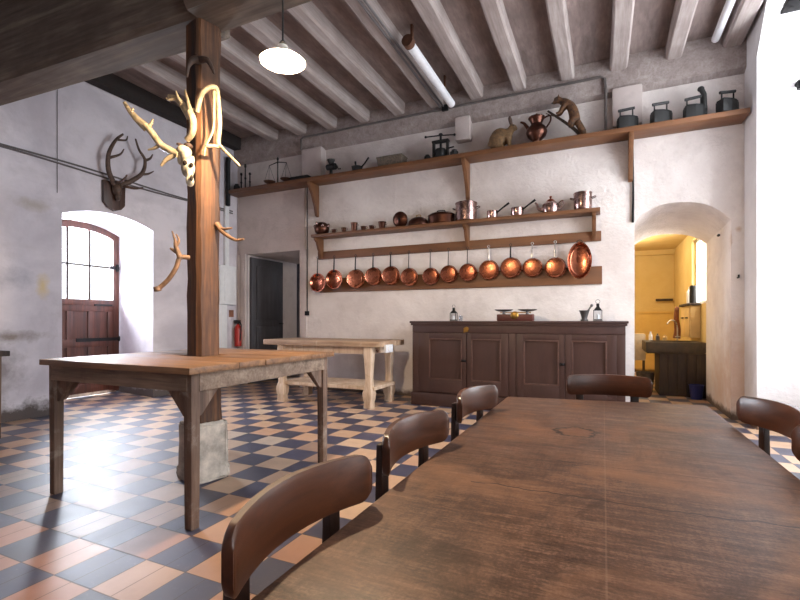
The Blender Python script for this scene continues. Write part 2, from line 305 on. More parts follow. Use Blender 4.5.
# ------------------------------------------------------------------ mesh builder
class MB:
    def __init__(s): s.bm = bmesh.new()
    def _merge(s, tmp, mtx=None):
        me = bpy.data.meshes.new('t'); tmp.to_mesh(me); tmp.free()
        if mtx is not None: me.transform(mtx)
        s.bm.from_mesh(me); bpy.data.meshes.remove(me); return s
    def box(s, c, size, rot=(0,0,0), bevel=0.0, seg=2, taper=None):
        t = bmesh.new(); bmesh.ops.create_cube(t, size=1.0)
        for v in t.verts:
            v.co = Vector((v.co.x*size[0], v.co.y*size[1], v.co.z*size[2]))
            if taper and v.co.z < 0: v.co.x *= taper; v.co.y *= taper
        if bevel > 0: bmesh.ops.bevel(t, geom=t.edges[:], offset=bevel, segments=seg, profile=0.6, affect='EDGES')
        return s._merge(t, Matrix.Translation(c) @ Euler(rot).to_matrix().to_4x4())
    def bx(s, x0, x1, y0, y1, z0, z1, bevel=0.0): return s.box(((x0+x1)/2, (y0+y1)/2, (z0+z1)/2), (abs(x1-x0), abs(y1-y0), abs(z1-z0)), bevel=bevel)
    def ell(s, c, r, rot=(0,0,0), seg=16):
        t = bmesh.new(); bmesh.ops.create_uvsphere(t, u_segments=seg, v_segments=max(8, seg*2//3), radius=1.0)
        return s._merge(t, Matrix.Translation(c) @ Euler(rot).to_matrix().to_4x4() @ Matrix.Diagonal((*r, 1)))
    def tube(s, pts, rad, seg=8, flat=None, cap=True):
        pts = [Vector(p) for p in pts]; n = len(pts)
        if not hasattr(rad, '__len__'): rad = [rad]*n
        t = bmesh.new(); rings = []; up = None
        for i, p in enumerate(pts):
            d = (pts[min(i+1, n-1)] - pts[max(i-1, 0)])
            if d.length < 1e-9: d = Vector((0, 0, 1))
            d.normalize()
            if up is None:
                a = Vector((0, 0, 1)) if abs(d.z) < 0.9 else Vector((1, 0, 0)); up = (a - d*a.dot(d)).normalized()
            else:
                up = up - d*up.dot(d); up = up.normalized() if up.length > 1e-6 else d.orthogonal().normalized()
            sd = d.cross(up)
            fl = 1.0 if flat is None else (flat[i] if hasattr(flat, '__len__') else flat)
            rings.append([t.verts.new(p + (sd*math.cos(k*2*PI/seg)*fl + up*math.sin(k*2*PI/seg))*rad[i]) for k in range(seg)])
        for a, b in zip(rings, rings[1:]):
            for k in range(seg): t.faces.new((a[k], a[(k+1) % seg], b[(k+1) % seg], b[k]))
        if cap: t.faces.new(rings[0][::-1]); t.faces.new(rings[-1])
        bmesh.ops.recalc_face_normals(t, faces=t.faces[:])
        return s._merge(t)
    def lathe(s, prof, seg=28, mtx=None, cap=True):
        t = bmesh.new(); rings = []
        for r, z in prof: rings.append([t.verts.new((r*math.cos(k*2*PI/seg), r*math.sin(k*2*PI/seg), z)) for k in range(seg)])
        for a, b in zip(rings, rings[1:]):
            for k in range(seg): t.faces.new((a[k], a[(k+1) % seg], b[(k+1) % seg], b[k]))
        if cap: t.faces.new(rings[0][::-1]); t.faces.new(rings[-1])
        bmesh.ops.recalc_face_normals(t, faces=t.faces[:])
        return s._merge(t, mtx)
    def prism(s, poly, d0, d1, axis='y', bevel=0.0):
        """poly in the plane across axis: y -> (x,z), x -> (y,z), z -> (x,y)"""
        f = {'y': lambda a, b, d: (a, d, b), 'x': lambda a, b, d: (d, a, b), 'z': lambda a, b, d: (a, b, d)}[axis]
        return s.loft([f(a, b, d0) for a, b in poly], [f(a, b, d1) for a, b in poly], bevel)
    def loft(s, A, B, bevel=0.0):
        t = bmesh.new(); a = [t.verts.new(p) for p in A]; b = [t.verts.new(p) for p in B]; n = len(a)
        t.faces.new(a); t.faces.new(b[::-1])
        for k in range(n): t.faces.new((a[k], b[k], b[(k+1) % n], a[(k+1) % n]))
        bmesh.ops.recalc_face_normals(t, faces=t.faces[:])
        if bevel: bmesh.ops.bevel(t, geom=t.edges[:], offset=bevel, segments=2, profile=0.6, affect='EDGES')
        return s._merge(t)
    def jitter(s, amt, seed=1):
        r = random.Random(seed)
        for v in s.bm.verts: v.co += Vector((r.uniform(-amt, amt), r.uniform(-amt, amt), r.uniform(-amt, amt)))
        return s
    def xf(s, mtx): s.bm.transform(mtx); return s

def build(name, mb, mat, parent=None, loc=None, smooth=35, label=None, rotz=0):
    me = bpy.data.meshes.new(name); mb.bm.to_mesh(me); mb.bm.free()
    o = bpy.data.objects.new(name, me); COL.objects.link(o)
    me.materials.append(mat)
    if smooth:
        for p in me.polygons: p.use_smooth = True
        me.set_sharp_from_angle(angle=math.radians(smooth))
    if parent is not None: o.parent = parent
    if loc is not None: o.location = loc
    if rotz: o.rotation_euler.z = rotz
    if label: o['label'] = label
    return o
def tag(o, label, cat, group=None, kind=None):
    o['label'] = label; o['category'] = cat
    if group: o['group'] = group
    if kind: o['kind'] = kind
    return o
def thing(name, label, cat, loc=(0,0,0), rz=0, group=None):
    o = bpy.data.objects.new(name, None); COL.objects.link(o); o.location = loc; o.rotation_euler.z = rz
    o.empty_display_size = 0.1
    return tag(o, label, cat, group)
def single(name, mb, mat, label, cat, loc=(0,0,0), group=None, smooth=35, rotz=0):
    return tag(build(name, mb, mat, None, loc, smooth, rotz=rotz), label, cat, group)
def struct(name, mb, mat, smooth=35):
    o = build(name, mb, mat, None, None, smooth); o['kind'] = 'structure'; return o
def dup(root, loc, label, rz=None, group=None):
    r = root.copy(); COL.objects.link(r); r.location = loc; r['label'] = label
    if rz is not None: r.rotation_euler.z = rz
    if group: r['group'] = group
    for ch in list(root.children):
        c = ch.copy(); COL.objects.link(c); c.parent = r
        for g in list(ch.children):
            d = g.copy(); COL.objects.link(d); d.parent = c
    return r
def smoothpath(pts, n=6):
    """Catmull-Rom through points"""
    P = [Vector(p) for p in pts]; out = []
    for i in range(len(P)-1):
        p0, p1, p2, p3 = P[max(i-1, 0)], P[i], P[i+1], P[min(i+2, len(P)-1)]
        for k in range(n):
            t = k/n
            out.append(0.5*((2*p1)+(-p0+p2)*t+(2*p0-5*p1+4*p2-p3)*t*t+(-p0+3*p1-3*p2+p3)*t**3))
    out.append(P[-1]); return out
def lerp(a, b, n): return [a+(b-a)*k/(n-1) for k in range(n)]
def ttube(mb, pts, r0, r1, n=6, seg=8, flat=None):
    q = smoothpath(pts, n); return mb.tube(q, lerp(r0, r1, len(q)), seg, flat)

# ------------------------------------------------------------------ camera
F_PX = 450.0; CAM_H = 1.1
cam = bpy.data.cameras.new('camera'); co = bpy.data.objects.new('camera', cam); COL.objects.link(co)
co.location = (0, 0, CAM_H); co.rotation_euler = (PI/2, 0, math.atan(203/450))
cam.sensor_width = 36; cam.lens = 36*F_PX/800; cam.shift_y = 21/800; cam.clip_start = 0.02
sc.camera = co

# ------------------------------------------------------------------ shell
XL, XR, YB, YF = -5.9, 1.42, 6.08, -2.4
struct('floor', MB().bx(-8.5, 3.2, YF-0.4, 12, -0.15, 0), M['floor'])
def arch(x0, x1, zs, zc, n=14):
    """points of a shallow arch from (x0, zs) over the crest zc to (x1, zs)"""
    out = []
    for k in range(n+1):
        t = k/n*2-1
        out.append(((x0+x1)/2+(x1-x0)/2*t, zs+(zc-zs)*math.sqrt(max(0, 1-(abs(t)**2.2)))))
    return out
ZT = 4.3
def notched(a0, a1, notches, ztop=ZT):
    """wall outline from a0 to a1 along the floor with openings reaching the floor"""
    pts = [(a0, 0)]
    for (pp) in notches: pts += [(pp[0][0], 0)] + pp + [(pp[-1][0], 0)]
    return pts + [(a1, 0), (a1, ztop), (a0, ztop)]
def segarch(x0, x1, zs, zc, n=14): return [(x0+(x1-x0)*k/n, zs+(zc-zs)*(1-(2*k/n-1)**2)) for k in range(n+1)]
# left wall with the deep door recess
A = notched(YF, YB+1.4, [segarch(3.245, 4.44, 2.395, 2.515)]); B = notched(YF, YB+1.4, [segarch(3.36, 4.60, 2.43, 2.56)])
struct('wall_left', MB().loft([(XL, a, b) for a, b in A], [(-6.98, a, b) for a, b in B]), M['plaster_left'])
# back wall with the dark doorway and the arched passage to the scullery
def arch_back(x0, x1, zl, zr, zc, n=16):
    out = []
    for k in range(n+1):
        t = k/n; s = 2*t-1
        out.append((x0+(x1-x0)*t, zl+(zr-zl)*t+(zc-(zl+zr)/2)*(1-abs(s)**2.6)))
    return out
dr = [(-5.67, 2.26), (-4.53, 2.26)]
A = notched(XL-1.0, XR+1.2, [dr, arch_back(0.345, 1.30, 2.29, 2.23, 2.475)]); B = notched(XL-1.0, XR+1.2, [dr, arch_back(0.42, 1.31, 2.22, 2.18, 2.345)])
struct('wall_back', MB().loft([(a, YB, b) for a, b in A], [(a, 7.47, b) for a, b in B]), M['plaster_back'])
# right wall: tall window recess, plus an unseen second one added for light
def recess(y0, y1): return [(y0, 3.77), (y0+0.31, 4.15), (y1-0.31, 4.15), (y1, 3.77)]
A = notched(YF, YB, [recess(-0.6, 1.5), recess(3.5, 5.64)]); B = notched(YF, YB, [[(a, b+0.3 if b < 4 else b) for a, b in recess(-0.6, 1.5)], [(a, b+0.25 if b < 4 else b) for a, b in recess(3.5, 5.64)]], 4.5)
struct('wall_right', MB().loft([(XR, a, b) for a, b in A], [(2.5, a, b) for a, b in B]), M['plaster_right'])
struct('wall_front', MB().bx(-8.0, 2.6, YF-0.3, YF, 0, ZT), M['plaster_left'])
# windows in the right wall: low parapet, timber frame, mullions and glass
for i, (y0, y1) in enumerate(((3.5, 5.64), (-0.6, 1.5))):  # the second window is out of view, added to let fill light in
    struct('wall_right_parapet', MB().bx(2.2, 2.5, y0, y1, 0, 0.85), M['plaster_right'])
    fm = MB()
    for yy in (y0+0.03, (y0+y1)/2, y1-0.03): fm.bx(2.33, 2.40, yy-0.03, yy+0.03, 0.85, 4.3)
    for zz in (0.88, 1.7, 2.5, 3.3, 4.2): fm.bx(2.34, 2.39, y0, y1, zz-0.025, zz+0.025)
    w = struct('window_%d' % (i+1), fm, M['white_metal'])
    build('pane', MB().bx(2.362, 2.368, y0, y1, 0.85, 4.3), M['glass'], w)
# ceiling boards, joists, wall plate
struct('ceiling', MB().bx(-8.0, 2.7, YF-0.3, YB+0.1, 4.28, 4.4), M['ceil_board'])
jx = [0.66-0.5775*k for k in range(11)]
for i, x in enumerate([1.2]+jx):
    rr = random.Random(i); w = 0.17+rr.uniform(-0.01, 0.02)
    b = MB()
    n = 14; L = []
    for k in range(n+1):
        y = YF+(6.04-YF)*k/n; L.append((y, rr.uniform(-0.008, 0.008), rr.uniform(-0.008, 0.008)))
    t = bmesh.new(); rings = []
    for (y, dx, dz) in L:
        x0, x1, z0 = x+dx, x+w+dx*0.6, 4.11+dz
        rings.append([t.verts.new(q) for q in ((x0+0.02, y, z0), (x1-0.02, y, z0), (x1, y, z0+0.02), (x1, y, 4.30), (x0, y, 4.30), (x0, y, z0+0.02))])
    for a, c in zip(rings, rings[1:]):
        for k in range(6): t.faces.new((a[k], a[(k+1) % 6], c[(k+1) % 6], c[k]))
    t.faces.new(rings[0]); t.faces.new(rings[-1]); bmesh.ops.recalc_face_normals(t, faces=t.faces[:]); b._merge(t)
    struct('trim_%d' % (i+1), b, M['joist'])
struct('trim_13', MB().bx(XL+0.02, XL+0.16, YF, 6.0, 4.08, 4.3), M['dark_gap'])  # dark strip in place of the shaded gap beside the last joist
struct('trim_14', MB().loft([(XL-0.1, 5.99, 4.12), (XL-0.1, 6.00, 3.87), (XL-0.1, 6.10, 3.83), (XL-0.1, 6.10, 4.3), (XL-0.1, 6.02, 4.3)],
                            [(XR+0.02, 5.99, 4.06), (XR+0.02, 6.00, 3.86), (XR+0.02, 6.10, 3.82), (XR+0.02, 6.10, 4.3), (XR+0.02, 6.02, 4.3)]), M['joist'])
# stone corbels below the wall plate
for i, (x0, x1, z0, z1) in enumerate(((-4.43, -4.05, 3.40, 3.86), (-1.86, -1.65, 3.58, 3.90), (0.10, 0.42, 3.42, 3.88))):
    struct('trim_%d' % (15+i), MB().box(((x0+x1)/2, 6.03, (z0+z1)/2), (x1-x0, 0.16, z1-z0), bevel=0.02), M['plaster_door'])
# great beam over the post: a skewed run to the left wall and a straight one to the right
def beam_piece(name, x0, x1, yf0, yr0, yf1, yr1, zb, z1, dz):
    A = [(x0, yf0+0.03, zb), (x0, yf0, zb+0.04), (x0, yf0, z1), (x0, yr0, z1), (x0, yr0, zb+0.03), (x0, yr0-0.03, zb)]
    Bq = [(x1, yf1+0.03, zb+dz), (x1, yf1, zb+0.04+dz), (x1, yf1, z1), (x1, yr1, z1), (x1, yr1, zb+0.03+dz), (x1, yr1-0.03, zb+dz)]
    return struct(name, MB().loft(A, Bq), M['beam'])
beam_piece('trim_18', -2.50, -5.95, 2.18, 2.50, 2.03, 2.34, 3.15, 3.54, 0.0)
beam_piece('trim_19', -2.505, XR, 2.10, 2.43, 2.10, 2.43, 3.155, 3.56, 0.0)
beam_piece('trim_20', -2.50, -5.95, 2.22, 2.49, 2.07, 2.33, 3.545, 4.12, 0.0)
beam_piece('trim_21', -2.505, XR, 2.15, 2.42, 2.15, 2.42, 3.565, 4.12, 0.0)
# plaster panel and jambs round the dark doorway
struct('trim_22', MB().bx(-5.86, -4.44, 6.06, 6.09, 2.26, 3.30), M['plaster_door'])
struct('trim_23', MB().bx(-5.80, -5.67, 6.03, 6.10, 0, 2.27, 0.008), M['plaster_door'])
struct('trim_24', MB().bx(-4.53, -4.40, 6.04, 6.10, 0, 2.27, 0.006), M['plaster_door'])
# passage beyond the dark doorway
pz = MB(); pz.bx(-6.9, -3.6, 9.0, 9.1, 0, 2.6); pz.bx(-3.7, -3.6, 7.47, 9.1, 0, 2.6); pz.bx(-7.0, -6.9, 7.47, 9.1, 0, 2.6); pz.bx(-7.0, -3.6, 7.47, 9.1, 2.5, 2.6)
struct('wall_passage', pz, M['plaster_grey'])
# scullery beyond the arch
KX0, KX1, KY = -0.9, 1.36, 11.0
struct('wall_kitchen_back', MB().bx(KX0-0.1, KX1+0.1, KY, KY+0.1, 0, 2.7), M['plaster_yellow'])
struct('wall_kitchen_left', MB().bx(KX0-0.1, KX0, 7.47, KY, 0, 2.7), M['plaster_yellow'])
kw = MB(); kw.bx(KX1, KX1+0.25, 8.9, KY, 0, 2.7); kw.bx(KX1, KX1+0.25, 7.47, 8.9, 0, 1.36); kw.bx(KX1, KX1+0.25, 7.47, 7.6, 1.36, 2.7); kw.bx(KX1, KX1+0.25, 7.6, 8.9, 2.45, 2.7)
struct('wall_kitchen_right', kw, M['plaster_yellow'])
struct('ceiling_kitchen', MB().bx(KX0-0.1, KX1+0.25, 7.47, KY+0.1, 2.6, 2.72), M['plaster_yellow'])
struct('trim_25', MB().bx(KX0, KX1, KY-0.12, KY, 2.5, 2.6), M['plaster_yellow'])
struct('trim_26', MB().bx(KX0, KX1, KY-0.05, KY, 1.26, 1.30), M['tile_yellow'])
struct('baseboard_kitchen', MB().bx(KX0, KX1, KY-0.03, KY, 0, 1.26), M['tile_yellow'])
kf = MB(); kf.bx(1.42, 1.47, 7.6, 7.65, 1.36, 2.45); kf.bx(1.42, 1.47, 8.85, 8.9, 1.36, 2.45); kf.bx(1.42, 1.47, 8.22, 8.26, 1.36, 2.45); kf.bx(1.42, 1.47, 7.6, 8.9, 1.36, 1.41); kf.bx(1.42, 1.47, 7.6, 8.9, 2.40, 2.45)
w = struct('window_3', kf, M['white_metal']); build('pane', MB().bx(1.443, 1.447, 7.62, 8.88, 1.38, 2.43), M['glass'], w)

# ------------------------------------------------------------------ arched exterior door in the left recess
dz0, dy0, dy1, dxp = 0.03, 3.44, 4.575, -6.90
dtop = lambda y: 2.41+0.125*(1-((y-4.0)/0.57)**2)
dm = MB()
# outer frame following the arch
ypts = [dy0+(dy1-dy0)*k/16 for k in range(17)]
outer = [(dy0, dz0)] + [(y, dtop(y)) for y in ypts] + [(dy1, dz0)]
inner = [(dy1-0.09, dz0)] + [(max(dy0+0.09, min(dy1-0.09, y)), dtop(y)-0.10) for y in reversed(ypts)] + [(dy0+0.09, dz0)]
dm.prism(outer + inner, dxp-0.05, dxp+0.05, 'x')
door = struct('door_1', dm, M['door_wood'], smooth=0)
lower = MB(); lower.bx(dxp-0.025, dxp+0.025, dy0+0.09, dy1-0.09, 0.05, 1.33)
for yy in (dy0+0.13, 3.87, 4.16, dy1-0.13): lower.bx(dxp+0.02, dxp+0.045, yy-0.04, yy+0.04, 0.05, 1.36, 0.006)
for zz in (0.12, 0.78, 1.30): lower.bx(dxp+0.02, dxp+0.046, dy0+0.09, dy1-0.09, zz-0.06, zz+0.06, 0.006)
lp = build('lower_panel', lower, M['door_wood'], door)
build('cross_rail', MB().bx(dxp-0.03, dxp+0.055, dy0+0.09, dy1-0.09, 1.33, 1.415, 0.006), M['door_wood'], door)
mb = MB()
for yy in (3.853, 4.155): mb.bx(dxp-0.015, dxp+0.02, yy-0.014, yy+0.014, 1.41, 2.44)
mb.bx(dxp-0.015, dxp+0.02, dy0+0.09, dy1-0.09, 1.90, 1.925)
build('glazing_bars', mb, M['post_dark'], door)
gl = [(dy0+0.09, 1.41)] + [(dy1-0.09, 1.41)] + [(max(dy0+0.09, min(dy1-0.09, y)), dtop(y)-0.09) for y in reversed(ypts)]
build('pane', MB().prism(gl, dxp-0.004, dxp+0.002, 'x'), M['glass'], door)
build('strap_hinge', MB().bx(dxp+0.045, dxp+0.06, 3.95, dy1+0.02, 0.80, 0.85).ell((dxp+0.06, dy1, 0.825), (0.02, 0.03, 0.04)), M['iron'], door)
build('hinge', MB().tube([(dxp+0.06, dy1-0.03, 1.86), (dxp+0.06, dy1-0.03, 1.97)], 0.022).bx(dxp+0.045, dxp+0.056, dy1-0.14, dy1+0.01, 1.89, 1.94), M['iron'], door)
build('latch', MB().bx(dxp+0.05, dxp+0.07, 4.20, 4.46, 1.325, 1.35), M['iron'], door)
struct('trim_27', MB().bx(-7.1, -6.95, 3.2, 4.8, 0, 0.05), M['stone'])

# open dark door leaf in the back doorway
dl = MB().bx(-5.66, -5.615, 6.12, 6.97, 0.01, 2.22, 0.004)
d2 = struct('door_2', dl, M['grey_door'])
pm = MB()
for (z0, z1) in ((0.15, 1.0), (1.12, 2.08)): pm.bx(-5.617, -5.60, 6.24, 6.86, z0, z1, 0.01)
build('panel', pm, M['grey_door'], d2)
build('handle', MB().tube([(-5.60, 6.90, 1.05), (-5.56, 6.90, 1.05), (-5.55, 6.80, 1.05)], 0.01), M['iron'], d2)

# ------------------------------------------------------------------ timber post with stone foot
PX, PY = -2.555, 2.31
post = thing('timber_post', 'rough square oak post rising through the square table to the beam', 'post', (PX, PY, 0), math.radians(-14))
def post_section(z0, z1, w0, w1, seed, n=14):
    t = bmesh.new(); rings = []; rr = random.Random(seed)
    for k in range(n+1):
        f = k/n; w = (w0+(w1-w0)*f)/2; c = w*0.72
        ring = []
        for (a, b) in ((-w, -c), (-c, -w), (c, -w), (w, -c), (w, c), (c, w), (-c, w), (-w, c)):
            ring.append(t.verts.new((a+rr.uniform(-.004, .004), b+rr.uniform(-.004, .004), z0+(z1-z0)*f)))
        rings.append(ring)
    for a, b in zip(rings, rings[1:]):
        for k in range(8): t.faces.new((a[k], a[(k+1) % 8], b[(k+1) % 8], b[k]))
    t.faces.new(rings[0][::-1]); t.faces.new(rings[-1]); bmesh.ops.recalc_face_normals(t, faces=t.faces[:])
    return t
b = MB(); b._merge(post_section(0.36, 0.80, 0.20, 0.172, 3, 6)); b._merge(post_section(0.80, 3.17, 0.165, 0.182, 4, 20))
build('shaft', b, M['post'], post, smooth=25)
sb = MB(); sb.box((0, 0, 0.20), (0.245, 0.24, 0.41), bevel=0.03, seg=3); sb.box((-0.02, 0.01, 0.05), (0.265, 0.265, 0.10), bevel=0.03, seg=3)
bmesh.ops.subdivide_edges(sb.bm, edges=sb.bm.edges[:], cuts=2, use_grid_fill=True); sb.jitter(0.006, 5)
build('stone_foot', sb, M['stone'], post, smooth=60, label='chipped whitewashed stone block')
# ------------------------------------------------------------------ square table around the post
TX0, TX1, TY0, TY1, TZ = -3.20, -1.895, 1.63, 2.965, 0.862
tcx, tcy = (TX0+TX1)/2, (TY0+TY1)/2
st = thing('square_table', 'worn square wooden table built around the oak post', 'table', (tcx, tcy, 0))
hx0, hx1, hy0, hy1 = PX-0.115-tcx, PX+0.115-tcx, PY-0.115-tcy, PY+0.115-tcy
ax0, ax1, ay0, ay1 = TX0-tcx, TX1-tcx, TY0-tcy, TY1-tcy
tb = MB(); e = 0.004
ys = [ay0, hy0-0.22, hy0, hy1, hy1+0.25, ay1]
for k in range(5):
    if k == 2:
        tb.bx(ax0, hx0, ys[k], ys[k+1]-0.003, TZ-0.035, TZ, e); tb.bx(hx1, ax1, ys[k], ys[k+1]-0.003, TZ-0.035, TZ, e)
    else: tb.bx(ax0+random.uniform(-.006, .006), ax1+random.uniform(-.006, .006), ys[k], ys[k+1]-0.003, TZ-0.035, TZ, e)
build('table_top', tb, M['rust_table_top'], st)
lx = [(-3.185-tcx), (-1.985-tcx)]; ly = [1.72-tcy, 2.935-tcy]
ap = MB()
for y in ly: ap.bx(lx[0], lx[1], y-0.014-0.02*(1 if y < 0 else -1), y+0.014-0.02*(1 if y < 0 else -1), TZ-0.135, TZ-0.036, 0.003)
for x in lx: ap.bx(x-0.014-0.02*(1 if x < 0 else -1), x+0.014-0.02*(1 if x < 0 else -1), ly[0]+0.02, ly[1]-0.02, TZ-0.135, TZ-0.036, 0.003)
build('apron', ap, M['rust_table_apron'], st)
for x in lx:
    for y in ly:
        l = MB().box((x, y, (TZ-0.036)/2), (0.060, 0.060, TZ-0.036), bevel=0.006, taper=0.88)
        lg = build('leg', l, M['rust_table_leg'], st)
        # angled braces up to the apron
        for (dx, dy) in ((1, 0), (0, 1)):
            sx = -1 if x > 0 else 1; sy = -1 if y > 0 else 1
            a = (x+dx*sx*0.03, y+dy*sy*0.03)
            if dx: br = MB().prism([(a[0], TZ-0.27), (a[0]+sx*0.02, TZ-0.27), (a[0]+sx*0.14, TZ-0.135), (a[0]+sx*0.02, TZ-0.135), (a[0], TZ-0.135)], y-0.012, y+0.012, 'y')
            else: br = MB().prism([(a[1], TZ-0.27), (a[1]+sy*0.02, TZ-0.27), (a[1]+sy*0.14, TZ-0.135), (a[1]+sy*0.02, TZ-0.135), (a[1], TZ-0.135)], x-0.012, x+0.012, 'x')
            build('brace', br, M['rust_table_leg'], st, smooth=0)

# ------------------------------------------------------------------ antlers and skull on the post
def antler_obj(name, branches, mat, label, cat, loc, parent=None):
    mb = MB()
    for (pts, r0, r1, *fl) in branches: ttube(mb, [tuple(Vector(p)-Vector(loc)) for p in pts], r0, r1, 6, 8, fl[0] if fl else None)
    if parent is not None: return build(name, mb, mat, parent, smooth=60)
    return single(name, mb, mat, label, cat, loc, smooth=60)
fv = Vector((-0.4112, 0.9115, 0)); rv = Vector((0.9115, 0.4112, 0))
def P(px, py, dep):
    u = (px-400)/F_PX; q = (fv+rv*u)*dep; return (q.x, q.y, CAM_H+dep*(321-py)/F_PX)
sk_loc = P(188, 172, 3.03)
skull = thing('deer_skull', 'bleached deer skull with broad pale antlers fixed on the oak post', 'skull', sk_loc)
S = lambda px, py, dep=3.0: tuple(Vector(P(px, py, dep))-Vector(sk_loc))
mb = MB()
ttube(mb, [S(183, 150, 3.02), S(185, 156, 3.0), S(187.5, 165, 2.98), S(189.5, 176, 2.96), S(191, 184, 2.95)], 0.045, 0.018, 5, 10, 0.85)
mb.ell(S(184, 152, 3.02), (0.05, 0.05, 0.045)); mb.ell(S(188, 168, 2.99), (0.043, 0.045, 0.07)); mb.ell(S(190, 181, 2.96), (0.022, 0.03, 0.04))
mb.ell(S(180.5, 160, 3.0), (0.02, 0.02, 0.035)); mb.ell(S(192, 160, 2.99), (0.018, 0.02, 0.03))
sko = build('skull_bone', mb, M['bone'], skull, smooth=80)
md = sko.modifiers.new('m', 'REMESH'); md.mode = 'VOXEL'; md.voxel_size = 0.008; md.use_smooth_shade = True
for nm, q_, r_ in (('eye_socket', S(185, 163, 2.95), (0.015, 0.012, 0.018)), ('eye_socket', S(191.5, 165, 2.95), (0.011, 0.012, 0.016)), ('nose_cavity', S(191.5, 178, 2.93), (0.008, 0.01, 0.02))):
    build(nm, MB().ell(q_, r_), M['socket'], skull)
mb = MB()
ttube(mb, [S(179, 155), S(171, 151), S(161, 145), S(152, 133), S(145, 125)], 0.026, 0.02, 6, 8)
ttube(mb, [S(147, 128), S(138, 120), S(130, 111), S(124, 102)], 0.03, 0.010, 6, 8, [0.45]*19)
ttube(mb, [S(132, 113), S(133, 108)], 0.012, 0.006); ttube(mb, [S(147, 128), S(151, 124), S(153, 119)], 0.018, 0.004)
ttube(mb, [S(160, 144), S(155, 148), S(148, 150)], 0.016, 0.005); ttube(mb, [S(174, 155), S(166, 160), S(161, 166)], 0.02, 0.008); ttube(mb, [S(128, 107), S(126, 104)], 0.012, 0.006)
build('antler', mb, M['antler'], skull, smooth=70)
mb = MB()
ttube(mb, [S(187, 140, 3.0), S(192, 133, 2.98), S(193, 122, 2.97), S(190, 112, 2.98)], 0.02, 0.026, 6, 8)
ttube(mb, [S(190, 116, 2.98), S(184, 107, 3.0), S(177, 99, 3.02), S(168, 96, 3.04)], 0.034, 0.012, 6, 8, [0.4]*19)
ttube(mb, [S(182, 104, 3.0), S(178, 97, 3.0), S(176, 91, 3.0)], 0.014, 0.004); ttube(mb, [S(191, 114, 2.98), S(188, 103, 2.98), S(185, 90, 2.98)], 0.026, 0.006, 6, 8, 0.6)
ttube(mb, [S(174, 99, 3.02), S(169, 100, 3.02), S(166, 98, 3.02)], 0.012, 0.004); ttube(mb, [S(192, 112, 2.98), S(194, 108, 2.98)], 0.012, 0.005)
build('antler', mb, M['antler'], skull, smooth=70)
mb = MB(); ttube(mb, [S(185, 149, 3.02), S(180, 145, 3.0), S(177, 144, 3.0)], 0.02, 0.008); mb.ell(S(188, 146, 3.02), (0.03, 0.03, 0.02))
build('horn_stub', mb, M['antler_dark'], skull, smooth=70)
antler_obj('curved_antler', [([P(197, 112, 2.98), P(201, 96, 2.96), P(208, 88, 2.96), P(216, 88, 2.99), P(218, 100, 3.02), P(219.5, 125, 3.04), P(218, 140, 3.04), P(219, 146, 3.04)], 0.016, 0.017),
    ([P(214, 91, 2.98), P(214, 110, 3.0), P(213, 130, 3.0), P(206, 146, 2.98), P(204, 156, 2.97)], 0.010, 0.006), ([P(206, 146, 2.98), P(213, 146, 3.0), P(219, 147, 3.04)], 0.014, 0.013),
    ([P(218, 144, 3.04), P(227, 153, 3.02), P(240, 166, 3.0)], 0.013, 0.007)], M['antler'], 'long looping antler on the oak post, its tip pointing at the shelf', 'antler', P(217, 120, 3.05))
antler_obj('horn', [([P(199, 60, 3.02), P(193, 60, 2.98), P(188.5, 66, 2.96), P(187, 77, 2.96)], 0.03, 0.006), ([P(199, 60, 3.02), P(207, 60, 2.98), P(212, 68, 2.98), P(214, 74, 2.98)], 0.026, 0.006)], M['antler_dark'],
    'dark curved pair of horns high on the oak post, under the beam', 'horns', P(200, 60, 3.05))
antler_obj('branching_antler', [([P(190, 258, 3.02), P(183, 257, 3.0), P(179, 259, 2.98), P(176, 268, 2.97), P(168, 280, 2.96), P(158, 289, 2.95)], 0.016, 0.016), ([P(157, 287, 2.95), P(158, 291, 2.95)], 0.026, 0.022),
    ([P(180, 258, 2.98), P(176, 247, 2.97), P(175, 240, 2.96), P(172, 231, 2.95)], 0.02, 0.004), ([P(178, 253, 2.98), P(173, 250, 2.97), P(170, 248, 2.96)], 0.016, 0.005), ([P(177, 245, 2.97), P(179, 240, 2.97), P(176, 234, 2.97)], 0.012, 0.004)],
    M['antler_mid'], 'brown antler hanging base down beside the oak post, above the square table', 'antler', P(190, 258, 3.04))
antler_obj('forked_antler', [([P(217, 224, 3.14), P(221, 230, 3.12), P(228, 236, 3.10), P(236, 240, 3.08), P(244, 239, 3.06)], 0.022, 0.006), ([P(221, 229, 3.12), P(226, 229, 3.10), P(232, 228, 3.08)], 0.014, 0.005)], M['antler_mid'],
    'short forked antler on the post, pointing toward the dark doorway', 'antler', P(217, 224, 3.14))

